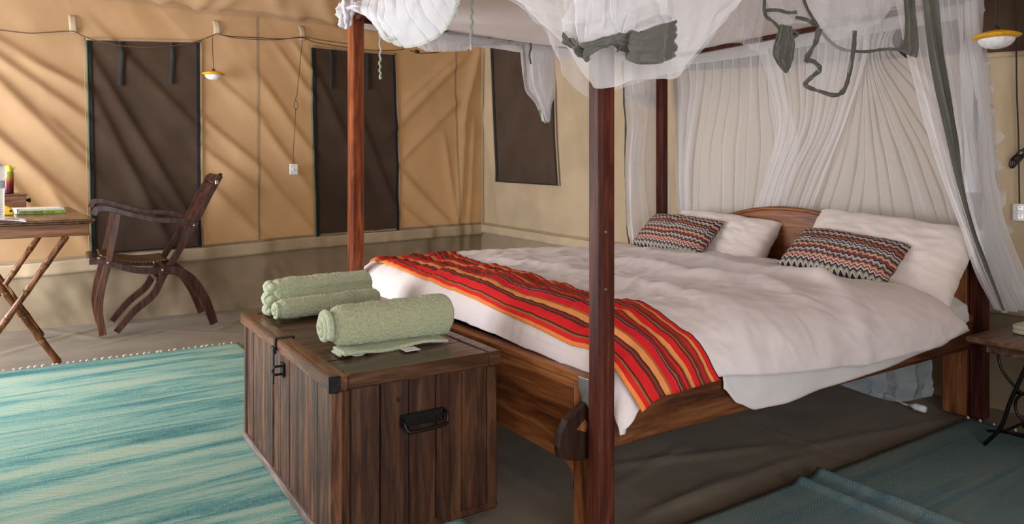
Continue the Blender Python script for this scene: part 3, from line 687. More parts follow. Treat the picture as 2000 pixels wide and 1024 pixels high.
    boxo('head_stile', (hx0, .012, 0), (hx1 + .004, .115, .705), BEDW_Z, t, .004)
    boxo('head_leg', (hx0 + .012, -.052, 0), (hx1 + .03, .010, .70), POSTW, t, .006)
    boxo('head_stile', (hx0, 1.765, 0), (hx1 + .004, 1.846, .705), BEDW_Z, t, .004)
    boxo('head_rail', (hx0 + .004, .116, .31), (hx1 - .002, 1.764, .40), BEDW_Y, t, .004)
    # canopy rails on top of the posts
    z = 1.845
    boxo('canopy_rail', (-.016, .03, z - .025), (.016, BWD - .03, z), POSTW, t, .004); boxo('canopy_rail', (BL, .03, z - .025), (BL + .032, BWD - .03, z), POSTW, t, .004)
    boxo('canopy_rail', (.03, -.014, z - .025), (BL, .014, z), POSTW, t, .004); boxo('canopy_rail', (.03, BWD - .014, z - .025), (BL, BWD + .014, z), POSTW, t, .004)
bed()

# mattress in its fitted sheet
def mattress():
    def fn(u, v):
        a = 2 * PI * v; c, s = math.cos(a), math.sin(a); p = .14
        y = BWD / 2 + .905 * abs(c) ** p * (1 if c > 0 else -1); z = .44 + .115 * abs(s) ** .35 * (1 if s > 0 else -1)
        e = min(u, 1 - u); k = 1 if e > .03 else (1 - (1 - e / .03) ** 2) ** .5 * .25 + .75
        x = .05 + 2.02 * u
        return V((x, BWD / 2 + (y - BWD / 2) * (1 if e > .0 else .98), .44 + (z - .44) * k + .004 * fbm(x * 3, y * 3)))
    bm = grid(fn, 60, 96, closed_v=True)
    for f in (0, -1): pass
    o = obj('mattress', bm, SHEETW, None, True, (1.06, .94, .325)); tag(o, 'thick mattress in a pale fitted sheet, bare at the corner by the right pillow', 'mattress')
mattress()

# duvet -----------------------------------------------------------------
RD = .13
DF = [(p.x, p.y, q.x, q.y, w, d) for p, q, w, d in fold_px([
    (900, 505, 1140, 500, .05, .016), (960, 520, 1150, 545, .05, .016), (1210, 520, 1420, 560, .06, .020), (1210, 560, 1460, 620, .06, .020), (1230, 500, 1500, 530, .05, .016), (1380, 520, 1600, 560, .06, .020),
    (1300, 545, 1470, 560, .04, .012), (1480, 560, 1700, 620, .05, .018), (1420, 600, 1600, 700, .05, .016), (1560, 540, 1840, 640, .035, .020), (1600, 560, 1820, 640, .030, .014), (1520, 540, 1780, 610, .045, .016),
    (1600, 600, 1780, 650, .03, .012), (1640, 640, 1800, 660, .03, .010), (1500, 650, 1700, 680, .04, .014), (1215, 600, 1330, 640, .05, .014), (1420, 690, 1560, 700, .04, .012), (1560, 620, 1640, 700, .03, .012), (1250, 480, 1400, 500, .05, .014)], lambda a, b: PZ(a, b, .61))]
HEADX = [(-.4, 1.98), (0, 2.0), (.5, 2.03), (.85, 2.02), (1.1, 1.90), (1.35, 1.70), (1.6, 1.60), (1.77, 1.635), (1.95, 1.75), (2.05, 1.825), (2.35, 1.90)]   # head edge against the distance across
def drop(x): return curve1([(.03, .13), (.10, .165), (.40, .155), (.9, .205), (1.26, .235), (1.5, .215), (1.85, .15)], x)
SR = .20
FAR = -.22
def duv(u, s, lift=0.0):
    """u 0..1 foot to head; s across: 0 at the far top edge, 1.9 at the near top edge, beyond it hangs"""
    xh = curve1(HEADX, s); a = u * (xh - .03 + .075)
    if a < RD * PI / 2: x = .030 + RD * (1 - math.cos(a / RD)); zo = -RD * (1 - math.sin(a / RD)); nx = -math.cos(a / RD); nz0 = math.sin(a / RD)
    else: x = .030 + RD + a - RD * PI / 2; zo = 0; nx = 0; nz0 = 1
    top = .615 + .018 * math.sin(PI * min(1, max(0, s / 1.9))) + .012 * fbm(x * 1.5, s * 1.5, 2)
    if x > 1.3: top -= .035 * min(1, (x - 1.3) / .5) * (1 if s > 1.2 else max(.25, s / 1.2))
    R = .11 if s < 0 else SR; ny = 0; nz = nz0
    if s < 0: t = -s; sg = -1; edge = 1.905
    else: t = s - 1.77; sg = 1; edge = .135
    if t <= 0: y = 1.905 - s
    elif t < R * PI / 2:
        y = edge - sg * R * math.sin(t / R) ; zo -= R * (1 - math.cos(t / R)); ny = -sg * math.sin(t / R); nz = nz0 * math.cos(t / R)
    else:
        q = t - R * PI / 2; zo -= R + q; ny = -sg; nz = 0
        y = edge - sg * (R + .10 * q + (.018 * math.sin(x * 9 + 1) + .012 * math.sin(x * 23 + 2)) * min(1, q * 8))
    if s > 1.5: y -= .050 * min(1, max(0, (x - 1.2) / .55)) * min(1, max(0, (s - 1.65) / .4))
    wx, wy = x + .25 * fbm(x * 1.3, s * 1.3, 11), s + .25 * fbm(x * 1.3, s * 1.3, 21)
    d = sum(seg_ridge(x, y, f) for f in DF) * 1.05 + .014 * fbm(x * 1.7, s * 3.4, 5) + .006 * fbm(x * 5, s * 9, 1)
    d += .007 * (1 - abs(fbm(wx * 1.5, wy * 3.2, 7))) ** 5 + .0038 * (1 - abs(fbm(wx * 3.6 + wy, wy * 7 - wx, 17))) ** 6 + .0014 * fbm(x * 20, s * 34, 6)
    if x < .35 and s > 1.7: d += .016 * (1 - abs(fbm(x * 9, s * 6, 31))) ** 3 * min(1, (s - 1.7) / .25) * (1 - x / .35)
    if s > 1.7 and nx > -.5: d -= sum(seg_ridge(x, y, f) for f in DF) * .75 * min(1, (s - 1.7) / .2)
    if nz < .3: d *= .7
    d += lift
    return V((x + nx * d, y + ny * d, max(top + zo, .30) + nz * d))
def shem(u):
    x = .03 + u * 1.83; D = drop(x); return 1.77 + (SR * math.acos(1 - D / SR) if D < SR else SR * PI / 2 + D - SR)
def duvf(u, v):
    u2 = u ** 1.15; s1 = shem(u2); s = FAR + (s1 - FAR) * v
    return duv(u2, s)
def close_sheet(bm, th):
    return bm
o = obj('duvet', grid(duvf, 230, 240), BEDWHITE, None, True, (1.0, .94, .56), solid=.018)
tag(o, 'rumpled pale pinkish-grey duvet spread over the bed, tucked in at the foot', 'duvet')
# lower sheet hanging below the duvet on the open side
def lows(u, v):
    x = .46 + (2.0 - .46) * u
    zt = .53; zl = curve1([(.46, .40), (.52, .345), (.60, .312), (.75, .308), (1.0, .318), (1.4, .335), (1.75, .36), (2.0, .44)], x)
    z = zt + (zl - zt) * v
    y = .020 - .042 * min(1, v * 3) - .012 * v - .006 * math.sin(x * 11) * v - .004 * fbm(x * 7, v * 3, 2)
    return V((x, y, z))
o = obj('under_sheet', grid(lows, 140, 24), SHEETW, None, True, (1.2, -.02, .40), solid=.004)
tag(o, 'plain greyish white sheet hanging below the duvet on the open side of the bed', 'sheet')
# striped runner over the duvet
A0 = [(-.12, .17), (0, .155), (.4, .13), (.9, .095), (1.3, .075), (1.75, .055), (1.95, .085), (2.10, .13), (2.25, .165)]
A1 = [(-.12, .64), (0, .60), (.4, .49), (.8, .40), (1.2, .355), (1.6, .33), (1.85, .34), (2.0, .40), (2.12, .46), (2.25, .49)]
def runf(w, q):
    s = -.11 + (2.048 + .004 * (1 - w) + .11) * q
    a = curve1(A0, s) + (curve1(A1, s) - curve1(A0, s)) * w
    xh = curve1(HEADX, s); u = a / (xh - .03 + .075)
    fl = .0175 + .0035 * math.sin(w * 17 + s * 4) + .003 * abs(fbm(w * 6, s * 9, 3)) + (.014 * (s - 1.9) / .2 * (1 + .3 * math.sin(w * 15)) if s > 1.9 else 0)
    return duv(u, s, fl)
def runner():
    bm = NB(); nu, nv = 48, 230; g = [[bm.verts.new(runf(i / nu, j / nv)) for j in range(nv + 1)] for i in range(nu + 1)]
    lay = bm.loops.layers.uv.new('UVMap')
    for i in range(nu):
        for j in range(nv):
            f = bm.faces.new((g[i][j], g[i + 1][j], g[i + 1][j + 1], g[i][j + 1]))
            for l, (a, b) in zip(f.loops, ((i, j), (i + 1, j), (i + 1, j + 1), (i, j + 1))): l[lay].uv = (b / nv, a / nu)
    o = obj('bed_runner', bm, RUNNER, None, True, (.3, .94, .62), solid=.005); tag(o, 'red orange and brown striped cloth laid across the foot of the bed', 'bed runner')
runner()

# pillows ---------------------------------------------------------------
def cushion(name, label, cat, c, ux, uy, L, H, T, m, group, puff=.42, wr=.006, seed=0, ear=.03, uv=False, nu=56, nv=44):
    """soft pillow: centre, length axis ux, height axis uy, sizes and thickness"""
    ux = V(ux).normalized(); uy = (V(uy) - ux * V(uy).dot(ux)).normalized(); n = ux.cross(uy); c = V(c)
    def side(sg):
        def fn(u, v):
            a, b = 2 * u - 1, 2 * v - 1
            h = max(0, (1 - abs(a) ** 3.2)) ** puff * max(0, (1 - abs(b) ** 2.6)) ** puff
            corner = abs(a) ** 3 * abs(b) ** 3
            x = a * L / 2 * (1 - .06 * (1 - abs(a) ** 2) * abs(b) ** 2 * 0 - .05 * (1 - b * b) * 0 + ear * corner - ear * .8 * (b * b < 2) * (1 - b * b) * abs(a) ** 4 * 0)
            y = b * H / 2 * (1 + ear * corner - .07 * (1 - a * a) * 0)
            k = min(1, 2.2 * (1 - max(abs(a), abs(b))) + .1)
            w = wr * (fbm(a * 2.2 + seed, b * 2.6, seed) + .6 * fbm(a * 6 + b * 3 + seed, b * 7 - a * 2, seed + 3) + .9 * math.sin((a * 9 + b * 14 + seed) + 2 * fbm(a * 3, b * 3, seed)) * max(abs(a), abs(b)) ** 4 * .6)
            return c + ux * (x + .006 * fbm(b * 4, seed, a)) + uy * (y + .010 * fbm(a * 3, seed + 5, b)) + n * sg * (T / 2 * h + w * k)
        return fn
    bm = grid(side(1), nu, nv, uv); b2 = grid(side(-1), nu, nv, uv)
    me = bpy.data.meshes.new('t'); b2.to_mesh(me); b2.free(); bm.from_mesh(me); bpy.data.meshes.remove(me)
    bmesh.ops.remove_doubles(bm, verts=bm.verts, dist=.004)
    o = obj(name, bm, m, None, True, c - uy * H / 2, subsurf=0); tag(o, label, cat, group); return o
lean = V((.62, 0, .80))
cushion('pillow', 'large plump white pillow leaning at the right end of the headboard', 'pillow', (1.895, .300, .690), (.10, -1, -.10), (.70, .05, .70), .70, .44, .17, PILLOWW, 'white pillows', seed=2, wr=.008, ear=.05)
cushion('pillow', 'white pillow with a creased end leaning at the far left of the headboard', 'pillow', (1.955, 1.29, .675), (.06, -1, -.06), (.62, 0, .78), .68, .36, .18, PILLOWW, 'white pillows', seed=11, wr=.011, ear=.03)
cushion('cushion', 'zigzag knitted cushion in front of the large white pillow beside the headboard arch', 'cushion', (1.735, .375, .695), (.10, -1, -.10), (.80, .12, .56), .48, .27, .12, ZIG, 'zigzag knitted cushions', seed=5, wr=.003, ear=.03, uv=True)
cushion('cushion', 'zigzag knitted cushion in front of the creased far pillow, below the far head post', 'cushion', (1.80, 1.455, .715), (.06, -1, -.05), (.72, .05, .62), .50, .27, .12, ZIG, 'zigzag knitted cushions', seed=8, wr=.003, ear=.03, uv=True)

# ---------------------------------------------------------------- folding chair with cane seat
def chair():
    yn, yf, th = 3.83, 4.33, .032
    def q(px, py): p = PY(px, py, yn); return (p.x, p.z)
    t = thing('campaign_chair', 'dark wooden folding armchair with cane seat and curved legs beside the table', 'chair', (-.68, 4.08, 0))
    fl = [q(201, 657), q(193, 610), q(197, 570), q(212, 512), q(224, 455), q(231, 416)]
    arm = [q(183, 421), q(190, 409), q(212, 408), q(250, 418), q(300, 429), q(345, 431), q(366, 435), q(385, 441)]
    bk = [q(432, 343), q(405, 393), q(378, 445), q(345, 500), q(320, 540), q(300, 577), q(262, 610), q(228, 650)]
    rl = [q(318, 527), q(345, 530), q(372, 545), q(397, 580), q(410, 610), q(418, 636)]
    rail = [q(174, 513), q(205, 512), q(232, 520), q(265, 528), q(300, 529), q(330, 526)]
    fl[0] = (fl[0][0], .012); bk[-1] = (bk[-1][0], .018); rl[-1] = (rl[-1][0], .012)
    for y in (yn, yf):
        sg = 1 if y == yn else -1
        for nm, c, w, m, off, tk in (('front_leg', fl, [.044, .046, .044, .040, .036, .036], CHAIRR, .0, .030), ('arm', arm, [.034, .040, .036, .034, .036, .038, .042, .044], CHAIRW, -.006 * sg, .050),
                                 ('back_post', bk, [.036, .036, .038, .042, .046, .048, .046, .040], CHAIRW, .034 * sg, .030), ('rear_leg', rl, [.050, .060, .066, .064, .058, .052], CHAIRW, .0, .032),
                                 ('seat_rail', rail, [.028, .034, .038, .040, .042, .044], CHAIRW, .0325 * sg if 0 else .034 * sg * 0 , .029)):
            cc = [(p[0], p[1] + (.034 if nm == 'arm' and y == yf else 0)) for p in c]
            b = NB(); prism(b, bandoutline(cc, w), 'y', y + off - tk / 2, y + off + tk / 2, .003)
            o = obj(nm, b, m, t)
            if nm == 'arm':
                for px, py in ((379, 440),):
                    bb = NB(); p = q(px, py); lathe(bb, [(.0001, .006), (.006, .004), (.009, 0)], 10, Matrix.Translation((p[0], y - .031, p[1])) @ Matrix.Rotation(PI / 2, 4, 'X')); obj('bolt', bb, BOLT, o, True)
        for px, py in ((212, 513), (318, 527)):
            bb = NB(); p = q(px, py); lathe(bb, [(.0001, .006), (.007, .004), (.010, 0)], 10, Matrix.Translation((p[0], y - .018, p[1])) @ Matrix.Rotation(PI / 2, 4, 'X')); obj('bolt', bb, BOLT, t, True)
    # seat: sagging cane panel between cross rails
    sf, sb = q(196, 500), q(330, 508)
    def seat(u, v):
        x = sf[0] + (sb[0] - sf[0]) * u; z = sf[1] - .002 + (sb[1] - sf[1]) * u - .030 * math.sin(PI * u) * (1 if u < 1 else 1) + .012 * (1 - abs(2 * v - 1) ** 2) * -1
        return V((x, yn + .022 + (yf - yn - .044) * v, z + .004))
    obj('cane_seat', grid(seat, 24, 16), CANE, t, True, solid=.008)
    for nm, px, py, w in (('front_rail', 181, 508, .05), ('back_rail', 327, 522, .04)):
        p = q(px, py); boxo(nm, (p[0] - w / 2, yn + .017, p[1] - .013), (p[0] + w / 2, yf - .017, p[1] + .016), CHAIRW, t, .006)
    p = q(310, 545); boxo('stretcher', (p[0] - .02, yn + .02, p[1] - .016), (p[0] + .02, yf - .02, p[1] + .014), CHAIRW, t, .005)
    # back: cane panel with a top rail between the sloping posts
    a, b2 = V((bk[0][0], 0, bk[0][1])), V((bk[3][0], 0, bk[3][1])); d = (b2 - a).normalized(); n = V((-d.z, 0, d.x)); n = n if n.x < 0 else -n
    def panel(u, v):
        p = a + d * (.05 + .36 * u); bow = -.022 * math.sin(PI * v); return V((p.x, yn + .05 + (yf - yn - .1) * v, p.z)) + n * bow
    obj('back_panel', grid(panel, 16, 18), CHAIRW, t, True, solid=.008)
    for k, (d0, w) in enumerate(((.012, .06), (.42, .035))):
        def tr(u, v, d0=d0, w=w):
            p = a + d * (d0 + w * (u - .5)); return V((p.x, yn + .049 + (yf - yn - .098) * v, p.z)) + n * (-.022 * math.sin(PI * v))
        obj('top_rail' if k == 0 else 'lower_back_rail', grid(tr, 4, 18), CHAIRW, t, True, solid=.024)
    cap = NB(); c0 = a + d * .055
    box(cap, (c0.x - .012, yn + .010, c0.z - .016), (c0.x + .012, yn + .056, c0.z + .016), .004); obj('brass_fitting', cap, BOLT, t)
chair()

# ---------------------------------------------------------------- folding table with bamboo-turned crossed legs
TROT = math.radians(6.0); TO = V((-1.063, 3.12, 0)); TZ = .812; TILT = .030
TM = Matrix.Translation(TO) @ Matrix.Rotation(TROT, 4, 'Z')
def T(x, y, z): return TM @ V((x, y, z + TILT * y * (1 if z > .7 else 0)))       # local x runs left (negative) from the near right corner, y to the wall
def table():
    t = thing('folding_table', 'reddish wooden table on crossed bamboo-turned legs against the canvas wall', 'table', tuple(TM @ V((-.36, .5, 0))), (0, 0, TROT))
    D = 1.06; Wd = .74
    tm = TM @ Matrix(((1, 0, 0, 0), (0, 1, 0, 0), (0, TILT, 1, 0), (0, 0, 0, 1)))
    b = NB(); box(b, (-Wd, 0, TZ - .014), (0, D, TZ), .005); box(b, (-Wd + .010, .010, TZ - .026), (-.010, D - .010, TZ - .013), .005); bmesh.ops.transform(b, matrix=tm, verts=b.verts); obj('tabletop', b, TABLEW, t)
    for lo, hi in (((-Wd + .03, .022, TZ - .094), (-.030, .044, TZ - .027)), ((-Wd + .03, D - .044, TZ - .094), (-.030, D - .022, TZ - .027)), ((-.052, .0445, TZ - .094), (-.030, D - .0445, TZ - .027)), ((-Wd + .03, .0445, TZ - .094), (-Wd + .052, D - .0445, TZ - .027))):
        b = NB(); box(b, lo, hi, .003); bmesh.ops.transform(b, matrix=tm, verts=b.verts); obj('apron', b, TABLEA, t)
    def leg(p, q):
        m, L = align(TM @ V(p), TM @ V(q)); prof = [(.0001, 0), (.017, 0), (.017, .005)]; n = 5
        for k in range(n):
            a = .01 + (L - .02) * k / n; e = .01 + (L - .02) * (k + 1) / n
            prof += [(.0165, a), (.0195, a + .006), (.0175, a + .03), (.0165, (a + e) / 2), (.0175, e - .03), (.0195, e - .006), (.0165, e)]
        prof += [(.015, L), (.0001, L)]
        o = obj('leg', lathe(NB(), prof, 16, m), TABLEL, t, True)
        for k in range(1, n):
            z = .01 + (L - .02) * k / n; obj('joint_ring', lathe(NB(), [(.0168, z - .004), (.0178, z - .002), (.0178, z + .002), (.0168, z + .004)], 16, m), TABLEJ, o, True)
    xa, xb = -.135, -.585
    for y, dy in ((.070, .022), (.93, .022)):
        leg((xa, y - dy, TZ - .094 + TILT * y), (xb, y - dy, .006)); leg((xb, y + dy, TZ - .094 + TILT * y), (xa - .03, y + dy, .006))
    b = NB(); m, L = align(TM @ V((-.36, .05, .36)), TM @ V((-.36, .955, .36))); lathe(b, [(.0001, 0), (.011, 0), (.012, L / 2), (.011, L), (.0001, L)], 12, m); obj('pivot_bar', b, TABLEL, t, True)
table()
def onT(px, py, dz=0.0):
    """where the sight line meets the tabletop"""
    r = ray(px, py); n = TM.to_3x3() @ V((0, -TILT, 1)); p0 = TM @ V((0, 0, TZ)); k = (p0 - CAM).dot(n) / r.dot(n); p = CAM + r * k; return V((p.x, p.y, p.z + dz))
def text(name, body, size, m, parent, mat, ext=.0004, sx=1.0):
    cu = bpy.data.curves.new(name, 'FONT'); cu.body = body; cu.size = size; cu.extrude = ext; cu.align_x = 'LEFT'; cu.align_y = 'CENTER'; cu.resolution_u = 2
    o = bpy.data.objects.new(name, cu); COL.objects.link(o)
    dg = bpy.context.evaluated_depsgraph_get(); me = bpy.data.meshes.new_from_object(o.evaluated_get(dg)); bpy.data.objects.remove(o)
    me.transform(Matrix.Diagonal((sx, 1, 1, 1))); me.transform(m)
    n = bpy.data.objects.new(name, me); COL.objects.link(n); me.transform(WM[parent].inverted()); n.parent = parent; WM[n] = WM[parent]; me.materials.clear(); me.materials.append(mat); return n
# books: the spine faces the camera
def book(name, label, o, ang, L, Wd, H, cover, page):
    M = Matrix.Translation(o) @ Matrix.Rotation(ang, 4, 'Z') @ Matrix.Rotation(TILT, 4, 'X'); t = thing(name, label, 'book', tuple(o), (0, 0, ang), None)
    b = NB(); box(b, (.003, .004, .003), (L - .003, Wd - .003, H - .003), .001); bmesh.ops.transform(b, matrix=M, verts=b.verts); obj('pages', b, page, t)
    b = NB(); box(b, (0, 0, 0), (L, Wd, .0028), .001); box(b, (0, 0, 0), (L, .004, H), .001); box(b, (0, 0, H - .0028), (L, Wd, H), .001); bmesh.ops.transform(b, matrix=M, verts=b.verts); c = obj('cover', b, cover, t)
    return t, c, M
p0 = onT(33, 420); p1 = onT(128, 416.5); an = math.atan2(p1.y - p0.y, p1.x - p0.x); BLn = (p1 - p0).length
t, c, M = book('book', 'thick paperback with a green spine lying on the folding table', p0 + V((0, 0, .001)), an, BLn, .15, .031, BOOKG, PAPER)
b = NB(); box(b, (.0, -.0006, .022), (BLn - .010, .0005, .0312), .0003); box(b, (.0, -.0006, .001), (.010, .0005, .0312), .0003); bmesh.ops.transform(b, matrix=M, verts=b.verts); obj('white_band', b, PAPER, t)
b = NB(); box(b, (.004, .004, .031), (BLn - .004, .148, .0325), .0004); bmesh.ops.transform(b, matrix=M, verts=b.verts); obj('pale_front', b, PAPER, t)
MX = M @ Matrix.Translation((.022, -.0012, .011)) @ Matrix.Rotation(PI / 2, 4, 'X')
text('lettering', 'FORTY CHANCES', .0165, MX, t, INK, .0003, .82)
text('lettering', 'Howard G. Buffett', .0085, M @ Matrix.Translation((BLn * .565, -.0012, .011)) @ Matrix.Rotation(PI / 2, 4, 'X'), t, INK, .0003, .8)
text('lettering', 'SS', .0085, M @ Matrix.Translation((BLn * .90, -.0012, .011)) @ Matrix.Rotation(PI / 2, 4, 'X'), t, INK, .0003, .8)
book('notebook', 'thin dark covered notebook lying behind the green spined paperback', p0 + V((.115, .19, .0075)), an + .03, .13, .10, .022, BOOKD, PAPER)
# small wooden box with a turned knob
p = onT(9, 413); q = onT(49, 413)
def wbox():
    t = thing('wooden_box', 'small wooden box with a turned end knob standing on the back of the table', 'box', tuple(p))
    M = Matrix.Translation(p + V((0, 0, .0015))) @ Matrix.Rotation(TROT, 4, 'Z') @ Matrix.Rotation(TILT, 4, 'X'); L = (q - p).length + .05; h = .105
    b = NB(); box(b, (-.06, 0, 0), (L - .05, .16, h - .012), .003); bmesh.ops.transform(b, matrix=M, verts=b.verts); obj('body', b, TABLEA, t)
    b = NB(); box(b, (-.063, -.003, h - .0115), (L - .046, .163, h), .003); bmesh.ops.transform(b, matrix=M, verts=b.verts); obj('lid', b, TABLEW, t)
    b = NB(); lathe(b, [(.0001, 0), (.007, 0), (.006, .008), (.011, .012), (.014, .020), (.012, .026), (.0001, .028)], 14, M @ Matrix.Translation((L - .05, .05, .062)) @ Matrix.Rotation(PI / 2, 4, 'Y')); obj('knob', b, TABLEJ, t, True)
    return M, h, L
MB_, hb, Lb = wbox()
cp = MB_ @ V((.022, .055, hb))
t = thing('spray_can', 'dark red spray can with a lime yellow cap standing on the small wooden box', 'spray can', tuple(cp))
MC = Matrix.Translation(cp)
obj('can', lathe(NB(), [(.0001, .001), (.026, .001), (.028, .004), (.028, .128), (.025, .136), (.019, .140), (.0001, .141)], 22, MC), CANL, t, True)
def capf(): return lathe(NB(), [(.0245, .136), (.0255, .140), (.0255, .150), (.022, .164), (.014, .174), (.0001, .178)], 20, MC)
cpo = obj('cap', capf(), CAPY, t, True)
b = NB(); box(b, (cp.x + .006, cp.y - .010, cp.z + .150), (cp.x + .032, cp.y + .008, cp.z + .172), .005); obj('nozzle_spout', b, CAPY, cpo)
b = NB(); box(b, (cp.x + .0322, cp.y - .006, cp.z + .155), (cp.x + .0335, cp.y + .004, cp.z + .165), .001); obj('nozzle', b, PLASTW, cpo)
# yellow rounded gadget
p = onT(12, 420.5)
t = thing('tape_measure', 'round yellow plastic case beside the water bottle on the table', 'tape measure', tuple(p))
b = NB(); prism(b, [(-.040, .001), (.034, .001), (.038, .008), (.034, .030), (.020, .046), (-.004, .055), (-.026, .050), (-.040, .036)], 'y', -.018, .018, .006); bmesh.ops.translate(b, vec=p, verts=b.verts); obj('case', b, YEL, t, True)
b = NB(); lathe(b, [(.0001, .002), (.006, .0015), (.007, 0)], 10, Matrix.Translation(p + V((.022, -.018, .024))) @ Matrix.Rotation(PI / 2, 4, 'X')); obj('button', b, BLACK, t)
# water bottle at the picture's edge
p = onT(-8, 431)
t = thing('water_bottle', 'clear ribbed plastic water bottle at the near left end of the table', 'bottle', tuple(p))
pr = [(.0001, .002), (.030, .001), (.036, .006)]
for k in range(12): z = .012 + .013 * k; pr += [(.037, z), (.0385, z + .0045), (.037, z + .009)]
pr += [(.0385, .172), (.0385, .215), (.045, .222), (.0475, .245), (.044, .268), (.033, .292), (.020, .308), (.0145, .316), (.0145, .326), (.0001, .327)]
obj('bottle', lathe(NB(), pr, 26, Matrix.Translation(p)), BOTTLE, t, True)
obj('label', lathe(NB(), [(.0392, .174), (.0394, .176), (.0394, .212), (.0392, .214)], 26, Matrix.Translation(p)), LABB, t, True)
obj('cap', lathe(NB(), [(.0155, .316), (.0165, .318), (.0165, .334), (.0145, .337), (.0001, .337)], 18, Matrix.Translation(p)), CAPB, t, True)
# clear wrapper lying on the near edge of the table
def wrap(u, v):
    a = onT(-12 + 64 * u, 433.5 - 6.5 * v - 1.5 * math.sin(u * 4)); return V((a.x, a.y, a.z + .004 + .010 * abs(fbm(u * 4, v * 4, 2)) * math.sin(PI * min(1, max(0, v)))))
tag(obj('plastic_wrapper', grid(wrap, 26, 12), CLEAR, None, True, onT(25, 430), solid=.0015), 'crumpled clear plastic wrapper at the near edge of the table', 'wrapper')

# ---------------------------------------------------------------- iron nightstand and its cloth
def nightstand():
    xa, ya, z = 1.668, -.168, .440; xb, yb = 2.16, -.75
    t = thing('iron_nightstand', 'low wooden topped nightstand on scrolled black iron legs', 'nightstand', ((xa + xb) / 2, (ya + yb) / 2, 0))
    b = NB(); box(b, (xa, yb, z - .024), (xb, ya, z), .006); obj('tabletop', b, STANDW, t)
    b = NB(); box(b, (xa + .035, yb + .03, z - .058), (xb - .03, ya - .055, z - .0245), .004); obj('apron', b, STANDW, t)
    x = xa + .075
    def P(y, zz): return (x, y, zz)
    for xx in (xa + .075, xb - .08):
        def tb(nm, pts, r=.0065, n=None):
            bb = NB(); tube(bb, [(xx, p[0], p[1]) for p in pts], r, 8, n); return obj(nm, bb, IRON, t, True)
        y0 = ya - .035; w = yb - ya + .07
        tb('leg', [(y0, .020), (y0 - .055, .10), (y0 - .085, .20), (y0 - .12, .30), (y0 - .15, z - .059)], .0075, 24)
        tb('leg', [(y0 + w, .020), (y0 + w + .055, .10), (y0 + w + .085, .20), (y0 + w + .12, .30), (y0 + w + .15, z - .059)], .0075, 24)
        tb('brace', [(y0 - .045, z - .059), (y0 - .06, .32), (y0 - .11, .26), (y0 - .20, .20), (y0 - .28, .12), (y0 + w * .98, .075)], .0055, 40)
        tb('brace', [(y0 + w + .045, z - .059), (y0 + w + .06, .32), (y0 + w + .11, .26), (y0 + w + .20, .20), (y0 + w + .28, .12), (y0 + w * .02, .075)], .0055, 40)
        for s, cy in ((1, y0 - .165), (-1, y0 + w + .165)):
            tb('scroll', [(cy + s * .062 * math.cos(a * PI / 8) * (1 - a * .018), .20 + .062 * math.sin(a * PI / 8) * (1 - a * .018)) for a in range(-4, 15)], .0055, 60)
        tb('foot_bar', [(y0 - .048, .088), (y0 + w + .048, .088)], .0055)
        tb('middle_bar', [(y0 - .10, .245), (y0 + w + .10, .245)], .0055)
    bb = NB(); tube(bb, [(xa + .075, ya - .10, .088), (xb - .08, ya - .10, .088)], .0055, 8); obj('cross_bar', bb, IRON, t, True)
nightstand()
p = PZ(1985, 650, .441)
def foldcloth(u, v):
    a = 2 * PI * v; r = u ** .5 if u < .6 else .6 ** .5 + (u - .6) * .55; c, s = math.cos(a), math.sin(a); e = .45
    h = .022 * (1 - max(0, (u - .55) / .45) ** 2.2) + .003 * fbm(c * 3 * u, s * 3 * u, 3)
    return V((p.x + .15 + .16 * abs(c) ** e * (1 if c > 0 else -1) * r, p.y - .02 + .115 * abs(s) ** e * (1 if s > 0 else -1) * r, .4415 + max(0.0005, h) + .001 * fbm(c * 40 * u, s * 40 * u, 1)))
def foldtowel():
    cx, cy, w, d = 1.955, -.315, .20, .15
    t = thing('folded_face_towel', 'folded light green face towel lying on the nightstand', 'towel', (cx, cy, .441))
    for k in range(2):
        def fn(u, v, k=k):
            a = 2 * PI * v; c, s = math.cos(a), math.sin(a); e = .42
            r = min(1, u * 1.6); ed = max(0, u * 1.6 - 1) / .6
            x = cx + (w / 2 * abs(c) ** e * (1 if c > 0 else -1)) * (r if ed == 0 else 1 + .02 * math.sin(ed * PI)); y = cy + (d / 2 * abs(s) ** e * (1 if s > 0 else -1)) * (r if ed == 0 else 1 + .02 * math.sin(ed * PI))
            z = .4425 + .016 * k + .015 * (1 - ed) + .002 * fbm(x * 14, y * 14, k)
            return V((x, y, z))
        obj('layer', grid(fn, 26, 60, closed_v=True), TERRYL, t, True)
foldtowel()

# ---------------------------------------------------------------- pendant lamps, wires and switches
def lamp(name, label, c, r, top, group):
    t = thing(name, label, 'lamp', tuple(c), group=group); M = Matrix.Translation(c)
    obj('rim', lathe(NB(), [(.60 * r, .030 * r), (.76 * r, -.02 * r), (1.0 * r, .10 * r), (1.0 * r, .14 * r), (.72 * r, .27 * r), (.40 * r, .36 * r), (.14 * r, .42 * r), (.0001, .43 * r)], 40, M), LAMPY, t, True)
    obj('dome', lathe(NB(), [(.755 * r, .0), (.72 * r, -.14 * r), (.60 * r, -.29 * r), (.42 * r, -.40 * r), (.2 * r, -.455 * r), (.0001, -.47 * r)], 40, M), LAMPW, t, True)
    obj('cord_cap', lathe(NB(), [(.16 * r, .40 * r), (.15 * r, .50 * r), (.05 * r, .62 * r), (.0001, .63 * r)], 14, M), CORDB, t, True)
    b = NB(); tube(b, [c + V((0, 0, .6 * r)), c.lerp(top, .3) + V((.002, 0, 0)), c.lerp(top, .65) - V((.002, 0, 0)), top], .0028, 6, 24); obj('cord', b, CORDB, t, True)
lc = PY(417, 147, 4.36); lt = PY(415, 73, 4.36)
lamp('pendant_lamp', 'small white dome lamp with yellow rim hanging beside the left mesh window', lc, .084, lt, 'yellow rimmed pendant lamps')
